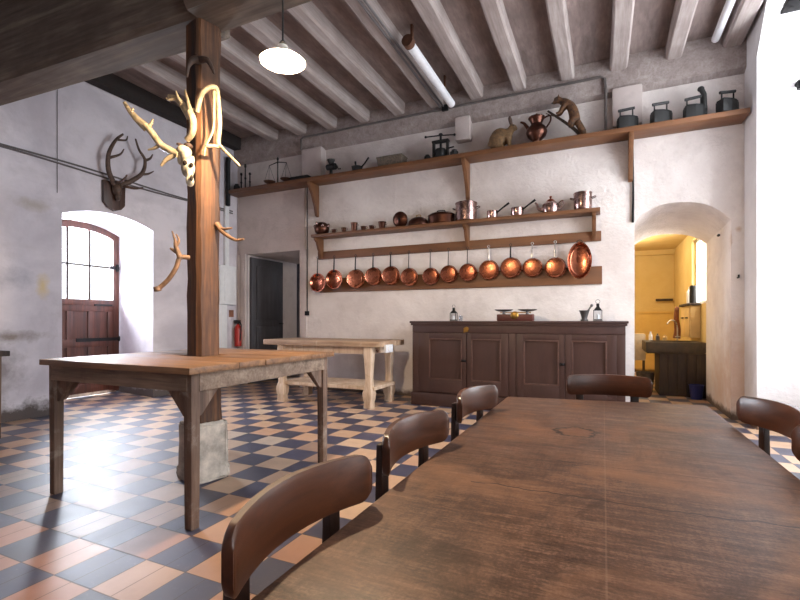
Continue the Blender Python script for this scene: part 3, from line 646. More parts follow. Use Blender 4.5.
# ------------------------------------------------------------------ trophy plaque on the left wall
tp = thing('antler_mount', 'dark stag antlers on a wooden plaque above the arched door', 'trophy', (XL+0.004, 3.85, 2.62))
prof = [(-0.145, 0.30), (0.145, 0.30), (0.14, 0.02), (0.09, -0.04), (0, -0.075), (-0.09, -0.04), (-0.14, 0.02)]
build('plaque', MB().prism(prof, 0.0, 0.05, 'x', 0.006), M['plaque'], tp)
mb = MB(); mb.ell((0.09, 0, 0.20), (0.06, 0.06, 0.09)); mb.ell((0.11, 0, 0.12), (0.04, 0.035, 0.07)); build('skull_cap', mb, M['antler_dark'], tp, smooth=80)
mb = MB()
ttube(mb, [(0.10, -0.04, 0.26), (0.14, -0.14, 0.40), (0.17, -0.16, 0.60), (0.18, -0.08, 0.80), (0.18, 0.02, 0.92)], 0.036, 0.013, 8)
ttube(mb, [(0.17, -0.15, 0.56), (0.24, -0.06, 0.62), (0.26, -0.02, 0.70)], 0.020, 0.006); ttube(mb, [(0.18, -0.06, 0.82), (0.22, 0.03, 0.84), (0.23, 0.05, 0.90)], 0.017, 0.006)
ttube(mb, [(0.11, -0.05, 0.28), (0.24, -0.04, 0.28), (0.32, -0.02, 0.36)], 0.022, 0.008)
build('antler', mb, M['antler_dark'], tp, smooth=70)
mb = MB()
ttube(mb, [(0.10, 0.04, 0.26), (0.14, 0.17, 0.36), (0.17, 0.30, 0.50), (0.18, 0.33, 0.68), (0.17, 0.25, 0.80), (0.17, 0.20, 0.93)], 0.036, 0.011, 8)
ttube(mb, [(0.17, 0.29, 0.48), (0.20, 0.36, 0.50), (0.21, 0.44, 0.56)], 0.022, 0.006); ttube(mb, [(0.18, 0.33, 0.68), (0.20, 0.39, 0.72), (0.20, 0.43, 0.79)], 0.022, 0.008)
ttube(mb, [(0.11, 0.05, 0.27), (0.22, 0.14, 0.24), (0.30, 0.22, 0.26)], 0.022, 0.010)
build('antler', mb, M['antler_dark'], tp, smooth=70)

# ------------------------------------------------------------------ dining table
dt = thing('dining_table', 'long dark worn dining table filling the near floor', 'table', (0, 0, 0))
b = MB(); poly = [(-0.465, -0.30), (0.46, -0.30), (0.452, 2.53), (0.445, 2.545), (-0.448, 2.415), (-0.462, 2.40)]
b.prism(poly, 0.660, 0.70, 'z', 0.007); build('table_top', b, M['dining'], dt)
b = MB()
for x in (-0.40, 0.40): b.bx(x-0.012, x+0.012, -0.15, 2.30, 0.56, 0.660)
for y in (-0.15, 2.30): b.bx(-0.39, 0.39, y-0.012, y+0.012, 0.56, 0.660)
build('apron', b, M['dining_leg'], dt)
for x in (-0.39, 0.39):
    for y in (-0.14, 2.29): build('leg', MB().box((x, y, 0.33), (0.07, 0.07, 0.66), bevel=0.006, taper=0.7), M['dining_leg'], dt)

# ------------------------------------------------------------------ chairs (local: sitter faces +Y)
def make_chair(label, loc, rz, width=0.41):
    t = thing('dining_chair', label, 'chair', loc, rz, 'chairs around the long dining table')
    hw = width/2; n = 16
    sag = lambda x: -0.205+0.055*(x/hw)**2
    tm = bmesh.new(); rings = []; th = 0.022; z0, z1 = 0.704, 0.807; R_ = 0.026
    xs = [-hw+R_*(1-math.cos(a*PI/12)) for a in range(0, 7)]; xs = xs + [(-hw+R_)+(2*hw-2*R_)*k/14 for k in range(1, 14)] + [-x for x in reversed(xs)]
    for x in xs:
        y = sag(x); e = abs(x/hw); ex = max(0.0, abs(x)-(hw-R_)); dz = R_-math.sqrt(max(0.0, R_*R_-ex*ex)); crown = 0.006*(1-e*e)
        zs = [z0+dz, z0+dz+0.006, z1+crown-dz-0.008, z1+crown-dz]
        rings.append([tm.verts.new(q) for q in ((x, y-th*0.35, zs[0]), (x, y+th*0.35, zs[0]), (x, y+th/2, zs[1]), (x, y+th/2, zs[2]), (x, y+th*0.3, zs[3]), (x, y-th*0.3, zs[3]), (x, y-th/2, zs[2]), (x, y-th/2, zs[1]))])
    for a, c in zip(rings, rings[1:]):
        for k in range(8): tm.faces.new((a[k], a[(k+1) % 8], c[(k+1) % 8], c[k]))
    tm.faces.new(rings[0]); tm.faces.new(rings[-1]); bmesh.ops.recalc_face_normals(tm, faces=tm.faces[:])
    mb = MB(); mb._merge(tm); build('backrest', mb, M['chair'], t, smooth=50)
    for s in (-1, 1):
        x = s*hw*0.66; y = sag(x)-th/2-0.010
        build('rear_leg', MB().prism([(y-0.05, 0.0), (y-0.02, 0.0), (y+0.013, 0.40), (y+0.011, 0.772), (y-0.006, 0.772), (y-0.015, 0.42)], x-0.02, x+0.02, 'x', 0.004), M['chair_dark'], t)
        build('front_leg', MB().box((s*0.165, 0.165, 0.215), (0.034, 0.034, 0.43), bevel=0.004, taper=0.75), M['chair_dark'], t)
        build('stretcher', MB().bx(s*0.16-0.009, s*0.16+0.009, -0.19, 0.165, 0.19, 0.215, 0.003), M['chair_dark'], t)
    sp = [(-0.18, -0.17), (0.18, -0.17), (0.195, 0.10), (0.17, 0.19), (0.08, 0.205), (-0.08, 0.205), (-0.17, 0.19), (-0.195, 0.10)]
    build('seat', MB().prism(sp, 0.432, 0.452, 'z', 0.006), M['chair'], t)
    sf = MB(); sf.bx(-0.165, 0.165, -0.175, -0.155, 0.38, 0.432); sf.bx(-0.165, 0.165, 0.155, 0.175, 0.38, 0.432)
    for s in (-1, 1): sf.bx(s*0.165-0.01, s*0.165+0.01, -0.16, 0.16, 0.38, 0.432)
    build('seat_frame', sf, M['chair_dark'], t)
    return t
D = math.radians
c0 = make_chair('curved-back wooden chair beside the dining table, closest to the camera on the tiled side', (-0.325, 0.675, 0), D(-90))
dup(c0, (-0.335, 1.21, 0), 'curved-back wooden chair between two others on the tiled side of the dining table', D(-93))
dup(c0, (-0.325, 1.845, 0), 'curved-back wooden chair on the tiled side of the dining table, nearer the cupboard', D(-97))
dup(c0, (0.045, 2.455, 0), 'wooden chair at the far end of the dining table, facing its length', D(188))
dup(c0, (0.377, 1.936, 0), 'curved-back wooden chair on the window side of the dining table, fully seen', D(99.8))
dup(c0, (0.34, 1.445, 0), 'dark wooden chair on the window side of the dining table, mostly out of the picture', D(86))

# ------------------------------------------------------------------ work bench at the back
wb = thing('work_bench', 'pale scrubbed kitchen work table with lower shelf beside the cupboard', 'table', (-3.41, 5.31, 0))
wx0, wx1, wy0, wy1 = -0.91, 0.91, -0.375, 0.375
b = MB()
for k in range(3): b.bx(wx0, wx1, wy0+k*0.25, wy0+k*0.25+0.248, 0.775, 0.845, 0.006)
build('table_top', b, M['work_top'], wb)
b = MB()
for y in (-0.29, 0.29): b.bx(-0.68, 0.76, y-0.014, y+0.014, 0.68, 0.775)
for x in (-0.64, 0.72): b.bx(x-0.014, x+0.014, -0.28, 0.28, 0.68, 0.775)
build('apron', b, M['work_leg'], wb)
for x in (-0.64, 0.72):
    for y in (-0.29, 0.29):
        l = MB()
        prof = [(0.058, 0.0), (0.062, 0.02), (0.055, 0.07), (0.07, 0.12), (0.074, 0.19), (0.066, 0.22), (0.05, 0.26), (0.044, 0.40), (0.056, 0.60), (0.062, 0.66), (0.062, 0.775)]
        t = bmesh.new(); rings = []
        for (r, z) in prof: rings.append([t.verts.new((x+a*r*0.92, y+c*r*0.92, z)) for a, c in ((-1, -0.8), (-0.8, -1), (0.8, -1), (1, -0.8), (1, 0.8), (0.8, 1), (-0.8, 1), (-1, 0.8))])
        for a, c in zip(rings, rings[1:]):
            for k in range(8): t.faces.new((a[k], a[(k+1) % 8], c[(k+1) % 8], c[k]))
        t.faces.new(rings[0][::-1]); t.faces.new(rings[-1]); bmesh.ops.recalc_face_normals(t, faces=t.faces[:]); l._merge(t)
        build('leg', l, M['work_leg'], wb)
build('lower_shelf', MB().bx(-0.68, 0.80, -0.30, 0.32, 0.225, 0.27, 0.005), M['work_leg'], wb)
build('end_clamp', MB().bx(0.90, 0.94, -0.25, -0.05, 0.70, 0.80, 0.006).bx(0.93, 0.955, -0.20, -0.10, 0.72, 0.78, 0.004), M['white_metal'], wb, label='white painted block')
for x in (0.80,): build('drawer_knob', MB().ell((x+0.03, -0.28, 0.73), (0.02, 0.02, 0.02)), M['rusty'], wb)

# ------------------------------------------------------------------ cupboard
CX0, CX1, CY0, CY1, CZ = -2.30, 0.225, 5.50, 6.04, 1.10
ccx = (CX0+CX1)/2
cb = thing('cupboard', 'long low brown painted cupboard with four panelled doors', 'cupboard', (ccx, (CY0+CY1)/2, 0))
hw, hd = (CX1-CX0)/2, (CY1-CY0)/2
b = MB(); b.bx(-hw, hw, -hd+0.02, hd, 0.12, 1.05); b.bx(-hw, -hw+0.09, -hd, -hd+0.03, 0.15, 0.948, 0.004); b.bx(hw-0.09, hw, -hd, -hd+0.03, 0.15, 0.948, 0.004)
mc = (-2.2+0.17)/2  # middle stile
mx = -0.998-ccx
b.bx(mx-0.045, mx+0.045, -hd, -hd+0.03, 0.15, 0.948, 0.004); b.bx(-hw, hw, -hd, -hd+0.03, 0.95, 1.05, 0.004)
build('carcass', b, M['cupboard'], cb)
build('plinth', MB().bx(-hw-0.015, hw+0.015, -hd-0.015, hd, 0, 0.165, 0.008), M['cupboard'], cb)
b = MB(); b.bx(-hw-0.03, hw+0.03, -hd-0.035, hd, 1.072, CZ, 0.008); b.bx(-hw-0.018, hw+0.018, -hd-0.02, hd, 1.045, 1.072, 0.006)
build('worktop', b, M['cupboard'], cb)
for (x0, x1, p0, p1, kx) in ((-2.21, -1.567, -2.067, -1.622, -1.60), (-1.560, -1.045, -1.505, -1.132, -1.53), (-0.95, -0.402, -0.8646, -0.464, -0.43), (-0.396, 0.135, -0.327, 0.04, -0.365)):
    x0 -= ccx; x1 -= ccx; p0 -= ccx; p1 -= ccx; yf = -hd-0.004; z0, z1, pz0, pz1 = 0.18, 0.945, 0.345, 0.875
    b = MB(); b.bx(x0, p0, yf, -hd+0.02, z0, z1, 0.004); b.bx(p1, x1, yf, -hd+0.02, z0, z1, 0.004); b.bx(p0-0.002, p1+0.002, yf, -hd+0.02, z0, pz0, 0.004); b.bx(p0-0.002, p1+0.002, yf, -hd+0.02, pz1, z1, 0.004)
    b.bx(p0, p1, yf+0.016, -hd+0.02, pz0, pz1)
    d = build('door', b, M['cupboard'], cb)
    b = MB(); t = 0.016
    for (a0, a1, c0_, c1_) in ((p0, p0+t, pz0, pz1), (p1-t, p1, pz0, pz1), (p0, p1, pz0, pz0+t), (p0, p1, pz1-t, pz1)): b.bx(a0, a1, yf-0.004, yf+0.018, c0_, c1_, 0.005)
    build('panel_moulding', b, M['cupboard_mould'], d)
    if kx in (-1.60, -0.43): build('latch', MB().ell((kx-ccx, yf-0.012, 0.60), (0.022, 0.014, 0.014)).bx(kx-ccx-0.03, kx-ccx+0.03, yf-0.008, yf, 0.585, 0.615, 0.003), M['iron'], d)
build('paint_chip', MB().prism([(-1.60-ccx, 0.95), (-1.545-ccx, 0.965), (-1.53-ccx, 1.01), (-1.56-ccx, 1.03), (-1.60-ccx, 1.01)], -hd-0.010, -hd-0.002, 'y'), M['brass'], cb, label='bare orange wood patch where paint has chipped')

# things standing on the cupboard
def lantern(label, loc, s=1.0):
    t = thing('lantern', label, 'lantern', loc, 0, 'small glass lanterns on the cupboard')
    w = 0.042*s; h = 0.12*s
    b = MB(); b.bx(-w*1.15, w*1.15, -w*1.15, w*1.15, 0, 0.014*s, 0.002); build('base', b, M['pewter'], t)
    b = MB()
    for x in (-w, w):
        for y in (-w, w): b.bx(x-0.003, x+0.003, y-0.003, y+0.003, 0.012*s, h)
    for zz in (0.014*s, h-0.004):
        for q_ in (-w, w): b.bx(-w, w, q_-0.004, q_+0.004, zz, zz+0.006); b.bx(q_-0.004, q_+0.004, -w, w, zz, zz+0.006)
    build('frame', b, M['iron'], t)
    build('glass', MB().bx(-w*.95, w*.95, -w*.95, w*.95, 0.015*s, h), M['lantern_glass'], t)
    b = MB(); b.lathe([(w*1.3, h), (w*1.25, h+0.008*s), (w*0.55, h+0.035*s), (w*0.5, h+0.055*s), (w*0.62, h+0.058*s), (w*0.5, h+0.07*s), (0.003, h+0.075*s)], 4, Matrix.Rotation(PI/4, 4, 'Z'))
    build('roof', b, M['iron'], t)
    q = [(math.cos(a)*0.022*s, 0, h+0.075*s+0.02*s+math.sin(a)*0.022*s) for a in [k*PI/6 for k in range(13)]]
    build('ring', MB().tube(q, 0.0025*s, 6), M['iron'], t)
    build('candle', MB().lathe([(0.016*s, 0.014*s), (0.016*s, 0.07*s), (0.004, 0.072*s), (0.002, 0.085*s)], 12), M['card'], t)
    return t
lantern('small glass lantern alone near the bench end of the cupboard', (-1.80, 5.72, CZ), 0.9)
lantern('larger glass lantern beside the mortar on the cupboard', (-0.055, 5.72, CZ), 1.05)
single('glass_tumbler', MB().lathe([(0.024, 0), (0.03, 0.07), (0.028, 0.07), (0.022, 0.004)], 16, cap=False), M['lantern_glass'], 'small clear glass tumbler beside the smaller lantern on the cupboard', 'glass', (-1.70, 5.70, CZ))
sca = thing('kitchen_scale', 'red kitchen balance scale with two shallow pans on the cupboard', 'scale', (-1.00, 5.74, CZ))
b = MB(); b.bx(-0.22, 0.22, -0.08, 0.08, 0.0, 0.085, 0.012); build('body', b, M['red_scale'], sca)
b = MB(); b.bx(-0.19, 0.19, -0.012, 0.012, 0.10, 0.112); b.ell((0, -0.075, 0.07), (0.05, 0.02, 0.05)); b.tube([(0, 0, 0.08), (0, 0, 0.12)], 0.012); build('balance_beam', b, M['brass'], sca)
for s in (-1, 1): build('pan', MB().lathe([(0.02, 0.085), (0.02, 0.118), (0.07, 0.122), (0.115, 0.14), (0.118, 0.145), (0.07, 0.13), (0.0, 0.128)], 24, Matrix.Translation((s*0.145, 0, 0))), M['pewter'], sca)
mo = thing('mortar', 'small dark metal mortar with a pestle leaning in it', 'mortar', (-0.20, 5.72, CZ))
build('bowl', MB().lathe([(0.042, 0), (0.045, 0.012), (0.03, 0.025), (0.034, 0.05), (0.055, 0.115), (0.062, 0.125), (0.054, 0.125), (0.03, 0.06), (0.0, 0.05)], 24), M['pewter'], mo)
build('pestle', MB().tube([(0, 0, 0.06), (0.045, 0, 0.13), (0.075, 0, 0.175)], [0.02, 0.01, 0.012], 10).ell((0.08, 0, 0.183), (0.018, 0.018, 0.018)), M['pewter'], mo)

# ------------------------------------------------------------------ upper long shelf
SZ = 3.33
us = thing('long_wall_shelf', 'very long brown wooden wall shelf running under the ceiling', 'shelf', (-2.2, 5.93, SZ))
build('board', MB().bx(-3.68, 3.60, -0.15, 0.145, -0.055, 0, 0.004), M['shelf'], us)
for x in (-4.19, -1.70, 0.30):
    x += 2.2; q = [(0.14, -0.055), (-0.13, -0.055), (-0.125, -0.10), (-0.03, -0.22), (0.06, -0.42), (0.085, -0.54), (0.14, -0.56)]
    build('bracket', MB().prism(q, x-0.025, x+0.025, 'x', 0.004), M['bracket'], us)

# ------------------------------------------------------------------ middle shelf with hanging rails
MZ = 2.45
ms = thing('pot_shelf', 'brown wooden pot shelf with two hanging rails below it', 'shelf', (-2.1, 5.95, MZ))
build('board', MB().bx(-2.06, 2.07, -0.12, 0.12, -0.045, 0, 0.006), M['shelf'], ms)
build('upper_rail', MB().bx(-2.07, 2.08, 0.085, 0.128, -0.365, -0.243, 0.004), M['shelf'], ms)
build('lower_rail', MB().bx(-2.04, 2.09, 0.095, 0.128, -0.895, -0.675, 0.004), M['shelf'], ms)
for x in (-2.0, 0.40, 2.0):
    q = [(0.12, -0.045), (-0.10, -0.045), (-0.10, -0.075), (-0.04, -0.12), (-0.01, -0.20), (0.055, -0.30), (0.07, -0.36), (0.12, -0.365)]
    build('bracket', MB().prism(q, x-0.022, x+0.022, 'x', 0.004), M['bracket'], ms)

# ------------------------------------------------------------------ copper pans hanging in a row
ORD = ['first', 'second', 'third', 'fourth', 'fifth', 'sixth', 'seventh', 'eighth', 'ninth', 'tenth', 'eleventh', 'twelfth', 'thirteenth']
def pan(loc, r, hl, label, facing='base', bright=False, hang=2.085, tilt=0.0):
    """round pan hung by its handle: centre at loc, flat against the wall, base (or inside) to the room"""
    t = thing('copper_pan', label, 'pan', loc, 0, 'copper pans on the hanging rail')
    dth = r*0.42
    if facing == 'base':
        prof = [(0.0, -dth), (r*0.80, -dth), (r*0.88, -dth*0.94), (r*0.93, -dth*0.75), (r*0.985, -0.004), (r*1.03, 0.0), (r*1.03, 0.004), (r*0.97, 0.004), (r*0.91, -dth*0.72), (r*0.78, -dth+0.006), (0.0, -dth+0.006)]
    else:
        prof = [(0.0, dth*0.1), (r*0.55, dth*0.1), (r*0.6, dth*0.03), (r*0.8, -dth*0.1), (r*0.95, -dth*0.7), (r*1.03, -dth*0.72), (r*1.03, -dth*0.66), (r*0.97, -dth*0.62), (r*0.85, dth*0.1), (r*0.8, dth*0.2), (0.0, dth*0.2)]
    mtx = Matrix.Rotation(tilt, 4, 'X') @ Matrix.Rotation(-PI/2, 4, 'X') @ Matrix.Diagonal((1, 1, 1, 1))
    # lathe axis Z -> world Y (towards the wall)
    build('pan_body', MB().lathe(prof, 36, mtx, cap=False), M['copper'], t, smooth=40)
    yb = -0.01 if facing == 'base' else -dth*0.5
    top = hang-loc[2]
    b = MB(); pts = [(0, yb-0.004, r*0.82), (0, yb-0.012, r*1.12), (0, yb-0.004, top-0.03), (0, yb, top)]
    b.tube(smoothpath(pts, 4), lerp(0.013, 0.008, 13), 8, 0.5)
    ring = [(math.cos(a)*0.016, yb, top+0.012+math.sin(a)*0.016) for a in [k*PI/6 for k in range(13)]]
    b.tube(ring, 0.004, 6); b.bx(-0.022, 0.022, yb-0.010, yb-0.001, r*0.74, r*1.0, 0.003)
    build('handle', b, M['steel'] if bright else M['iron'], t)
    return t
pans = [(-4.10, 1.705, .128, 'in'), (-3.793, 1.747, .13, 'in'), (-3.438, 1.742, .135, 'base'), (-3.135, 1.77, .125, 'base'), (-2.846, 1.77, .128, 'base'), (-2.554, 1.737, .12, 'base'), (-2.224, 1.733, .112, 'base'),
        (-1.957, 1.755, .112, 'base'), (-1.685, 1.765, .112, 'base'), (-1.395, 1.785, .122, 'base'), (-1.104, 1.80, .125, 'base'), (-0.829, 1.79, .112, 'base'), (-0.549, 1.775, .118, 'base')]
for i, (x, z, r, fc) in enumerate(pans):
    extra = {0: ', at the doorway end, inside showing', 1: ', flat orange inside showing', 12: ', beside the big oval pan'}.get(i, '')
    y = 5.985 if fc == 'base' else 5.965
    pan((x, y, z), r*(1.12 if i < 2 else 1.07), 0.3, 'copper pan hanging %s from the dark doorway end%s' % (ORD[i], extra), fc, i in (9, 11, 12))
ov = thing('oval_pan', 'large upright oval copper dish at the arch end of the hanging row', 'pan', (-0.262, 5.965, 1.842), 0, 'copper pans on the hanging rail')
rr_ = 0.14; prof = [(0.0, 0.02), (rr_*0.72, 0.02), (rr_*0.80, 0.012), (rr_*0.93, -0.03), (rr_*1.0, -0.034), (rr_*1.0, -0.028), (rr_*0.94, -0.022), (rr_*0.82, 0.025), (0.0, 0.028)]
build('dish', MB().lathe(prof, 40, Matrix.Diagonal((1, 1, 1.62, 1)) @ Matrix.Rotation(-PI/2, 4, 'X'), cap=False), M['copper'], ov, smooth=40)
build('hanging_ring', MB().tube([(math.cos(a)*0.03, -0.02, 0.232+math.sin(a)*0.02) for a in [k*PI/8 for k in range(17)]], 0.005, 6), M['iron'], ov)

# ------------------------------------------------------------------ copperware on the pot shelf
PYY = 5.93
def lidpot(name, label, x, r, h, mat, handles=True, lid=True, z=MZ):
    t = thing(name, label, 'pot', (x, PYY, z))
    build('body', MB().lathe([(r*0.94, 0), (r*0.98, 0.006), (r, h*0.5), (r, h), (r*1.03, h), (r*1.03, h+0.006), (r*0.96, h+0.006)], 32), mat, t)
    if lid:
        build('lid', MB().lathe([(r*1.02, h+0.004), (r*1.02, h+0.012), (r*0.8, h+0.022), (0.01, h+0.03)], 32), mat, t)
    if handles:
        for s in (-1, 1):
            build('handle', MB().tube(smoothpath([(s*r*0.97, -0.03, h*0.72), (s*(r+0.035), -0.03, h*0.78), (s*(r+0.035), 0.03, h*0.78), (s*r*0.97, 0.03, h*0.72)], 4), 0.006, 6), M['copper_dark'], t)
    return t
t = thing('mould_pot', 'round copper pot crowned with shiny knobs at the doorway end of the pot shelf', 'pot', (-4.02, PYY, MZ))
build('body', MB().lathe([(0.06, 0), (0.105, 0.04), (0.12, 0.10), (0.10, 0.16), (0.06, 0.19), (0.01, 0.20)], 28), M['copper_dark'], t)
for k in range(7):
    a = k*2*PI/7; build('knob', MB().ell((0.11*math.cos(a), 0.11*math.sin(a), 0.13+0.03*(k % 2)), (0.022, 0.022, 0.028)), M['tinned'], t)
def cup(name, label, x, r, h, grp=None, dy=0.0):
    t = thing(name, label, 'mould', (x, PYY-0.03+dy, MZ), 0, grp)
    build('body', MB().lathe([(r*0.7, 0), (r*0.8, h*0.1), (r, h*0.9), (r*1.1, h), (r*0.9, h), (r*0.65, h*0.15), (0, h*0.12)], 20), M['copper_dark'], t)
    build('ring_handle', MB().tube([(r*1.0+0.012+math.cos(a)*0.014, 0, h*0.7+math.sin(a)*0.014) for a in [k*PI/5 for k in range(11)]], 0.003, 6), M['tinned'], t)
for i, (x, r, h, lb) in enumerate(((-3.78, .035, .06, 'tiny copper mould next to the knobbed pot on the pot shelf'), (-3.60, .04, .07, 'tiny copper mould, second after the knobbed pot'), (-3.42, .05, .13, 'tall small copper mould, tallest of the tiny moulds'),
        (-3.26, .04, .06, 'tiny copper mould just past the tallest one'), (-3.12, .04, .06, 'tiny copper mould, second past the tallest one'), (-2.95, .055, .10, 'shiny small copper mould next to the domed lid'))):
    cup('copper_mould', lb, x, r, h, 'small copper moulds on the pot shelf')
t = thing('domed_lid', 'dark round copper lid standing upright on the pot shelf', 'lid', (-2.68, PYY+0.02, MZ))
build('disc', MB().lathe([(0.0, -0.03), (0.08, -0.022), (0.112, -0.004), (0.118, 0.0), (0.112, 0.006), (0, 0.0)], 32, Matrix.Translation((0, 0, 0.118)) @ Matrix.Rotation(-PI/2+0.15, 4, 'X'), cap=False), M['copper_dark'], t)
build('knob', MB().ell((0, -0.04, 0.12), (0.016, 0.02, 0.016)), M['iron'], t)
t = thing('shallow_lid', 'low domed copper lid lying beside the upright round lid', 'lid', (-2.385, PYY, MZ))
build('dome', MB().lathe([(0.15, 0), (0.15, 0.012), (0.14, 0.06), (0.10, 0.10), (0.04, 0.122), (0.005, 0.125)], 32), M['copper_dark'], t)
build('handle', MB().tube(smoothpath([(-0.03, 0, 0.12), (-0.03, 0, 0.15), (0.03, 0, 0.15), (0.03, 0, 0.12)], 4), 0.006, 6), M['brass'], t)
t = thing('fish_kettle', 'long oval dark copper fish kettle on the pot shelf', 'pot', (-2.05, PYY, MZ))
mt = Matrix.Diagonal((1.7, 0.95, 1, 1))
build('body', MB().lathe([(0.10, 0), (0.108, 0.008), (0.11, 0.11), (0.115, 0.115), (0.10, 0.118)], 32, mt), M['copper_dark'], t)
build('lid', MB().lathe([(0.114, 0.114), (0.112, 0.124), (0.085, 0.15), (0.01, 0.155)], 32, mt), M['copper_dark'], t)
build('handle', MB().tube(smoothpath([(-0.05, 0, 0.15), (-0.05, 0, 0.18), (0.05, 0, 0.18), (0.05, 0, 0.15)], 4), 0.007, 6), M['iron'], t)
lidpot('stock_pot', 'big silvery copper stock pot on the pot shelf, below a bracket', -1.69, 0.145, 0.235, M['tinned'])
def saucepan(label, x, r, h):
    t = thing('saucepan', label, 'pan', (x, PYY-0.02, MZ), 0, 'small saucepans on the pot shelf')
    build('body', MB().lathe([(r*0.95, 0), (r, 0.006), (r, h), (r*1.04, h), (r*1.04, h+0.005), (r*0.95, h+0.004), (r*0.93, 0.01), (0, 0.01)], 28), M['tinned'], t)
    build('handle', MB().tube([(r*0.9, 0, h*0.8), (r+0.06, 0, h+0.03), (r+0.15, 0, h+0.09)], [0.012, 0.010, 0.016], 8, 0.6), M['iron'], t)
    build('rivet_plate', MB().bx(r*0.93, r*1.04, -0.025, 0.025, h*0.65, h*0.95, 0.003), M['iron'], t)
saucepan('small saucepan beside the big stock pot, handle raised', -1.33, 0.068, 0.095); saucepan('small saucepan beside the copper kettle, handle raised', -1.01, 0.078, 0.10)
t = thing('copper_kettle', 'copper kettle with curved spout and lid knob on the pot shelf', 'kettle', (-0.60, PYY, MZ))
build('body', MB().lathe([(0.095, 0), (0.10, 0.01), (0.105, 0.06), (0.10, 0.11), (0.07, 0.14), (0.05, 0.145)], 32), M['tinned'], t)
build('lid', MB().lathe([(0.055, 0.143), (0.052, 0.155), (0.03, 0.178), (0.012, 0.185), (0.008, 0.195), (0.018, 0.205), (0.012, 0.218), (0.002, 0.222)], 24), M['copper'], t)
build('spout', MB().tube(smoothpath([(-0.09, 0, 0.05), (-0.14, 0, 0.07), (-0.16, 0, 0.12), (-0.185, 0, 0.155)], 5), lerp(0.026, 0.010, 16), 10), M['tinned'], t)
build('handle', MB().tube(smoothpath([(0.095, 0, 0.12), (0.14, 0, 0.15), (0.15, 0, 0.10), (0.10, 0, 0.05)], 5), 0.008, 8), M['tinned'], t)
lidpot('casserole', 'bright cylindrical pot with side handles at the arch end of the pot shelf', -0.225, 0.105, 0.20, M['tinned'], True, True)

# ------------------------------------------------------------------ things on the upper shelf
UY = 5.90
UZ = SZ
# candlesticks / skewers
for i, (x, h, lb) in enumerate(((-5.74, .12, 'small dark squat pot at the far corner end of the long shelf'),)):
    single('squat_pot', MB().lathe([(0.03, 0), (0.055, 0.04), (0.05, 0.09), (0.03, 0.11), (0.035, 0.12)], 18), M['dark_iron'], lb, 'pot', (x, UY, UZ))
for x, h, lb in ((-5.64, 0.30, 'thin dark candlestick nearest the corner on the long shelf'), (-5.55, 0.44, 'tallest thin dark candlestick on the long shelf'), (-5.45, 0.28, 'thin dark candlestick next to the hanging scales')):
    single('candlestick', MB().lathe([(0.045, 0), (0.045, 0.012), (0.012, 0.03), (0.011, h*0.4), (0.02, h*0.45), (0.011, h*0.5), (0.010, h*0.85), (0.022, h*0.9), (0.016, h), (0.008, h)], 14), M['iron'], lb.replace('nearest', 'closest to'), 'candlestick', (x, UY, UZ), 'candlesticks on the long shelf')
t = thing('balance_scales', 'old pillar balance with two hanging pans on the long shelf', 'scales', (-4.86, UY, UZ))
build('pillar', MB().lathe([(0.07, 0), (0.07, 0.015), (0.012, 0.03), (0.010, 0.40), (0.02, 0.42), (0.004, 0.46)], 14), M['iron'], t)
build('balance_beam', MB().tube([(-0.18, 0, 0.34), (0, 0, 0.375), (0.18, 0, 0.34)], [0.006, 0.010, 0.006], 8), M['iron'], t)
for s in (-1, 1):
    p = build('pan', MB().lathe([(0.0, 0.045), (0.06, 0.05), (0.095, 0.075), (0.098, 0.078), (0.06, 0.056), (0.0, 0.05)], 20, Matrix.Translation((s*0.17, 0, 0)), cap=False), M['rusty'], t)
    b = MB()
    for a in (0.3, 2.4, 4.5): b.tube([(s*0.17+0.093*math.cos(a), 0.093*math.sin(a), 0.077), (s*0.175, 0, 0.34)], 0.0025, 5)
    build('chains', b, M['iron'], p)
single('flat_tin', MB().box((0, 0, 0.03), (0.34, 0.18, 0.06), bevel=0.008), M['iron'], 'low flat dark tin in front of the stone corbel on the long shelf', 'tin', (-4.38, UY, UZ))
t = thing('meat_mincer', 'dark iron hand mincer with crank standing beside the stone corbel', 'mincer', (-3.83, UY, UZ))
build('stand', MB().lathe([(0.06, 0), (0.055, 0.02), (0.025, 0.05), (0.022, 0.12)], 14).bx(-0.05, 0.05, -0.04, 0.04, 0, 0.025), M['dark_iron'], t)
build('barrel', MB().tube([(-0.07, 0, 0.15), (0.08, 0, 0.15)], [0.045, 0.05], 14), M['dark_iron'], t)
build('hopper', MB().lathe([(0.03, 0.16), (0.035, 0.20), (0.06, 0.25), (0.062, 0.26), (0.03, 0.2)], 16), M['dark_iron'], t)
build('crank', MB().tube([(0.08, 0, 0.15), (0.11, 0, 0.15), (0.13, 0, 0.10), (0.17, 0, 0.10)], [0.010, 0.010, 0.008, 0.012], 8), M['dark_iron'], t)
t = thing('mortar_pot', 'small dark pan with raised handle between the mincer and the basket', 'pan', (-3.37, UY, UZ))
build('bowl', MB().lathe([(0.06, 0), (0.075, 0.03), (0.08, 0.08), (0.085, 0.085), (0.07, 0.08), (0.05, 0.02), (0, 0.02)], 20), M['dark_iron'], t)
build('handle', MB().tube([(0.07, 0, 0.07), (0.13, 0, 0.12), (0.20, 0, 0.20)], [0.012, 0.010, 0.014], 8), M['dark_iron'], t)
build('peg', MB().tube([(-0.02, 0, 0.06), (-0.03, 0, 0.17)], [0.012, 0.016], 8), M['dark_iron'], t)
t = thing('wicker_basket', 'shallow rectangular grey wicker basket on the long shelf', 'basket', (-2.79, UY, UZ))
b = MB(); b.bx(-0.19, 0.19, -0.09, 0.09, 0, 0.012); 
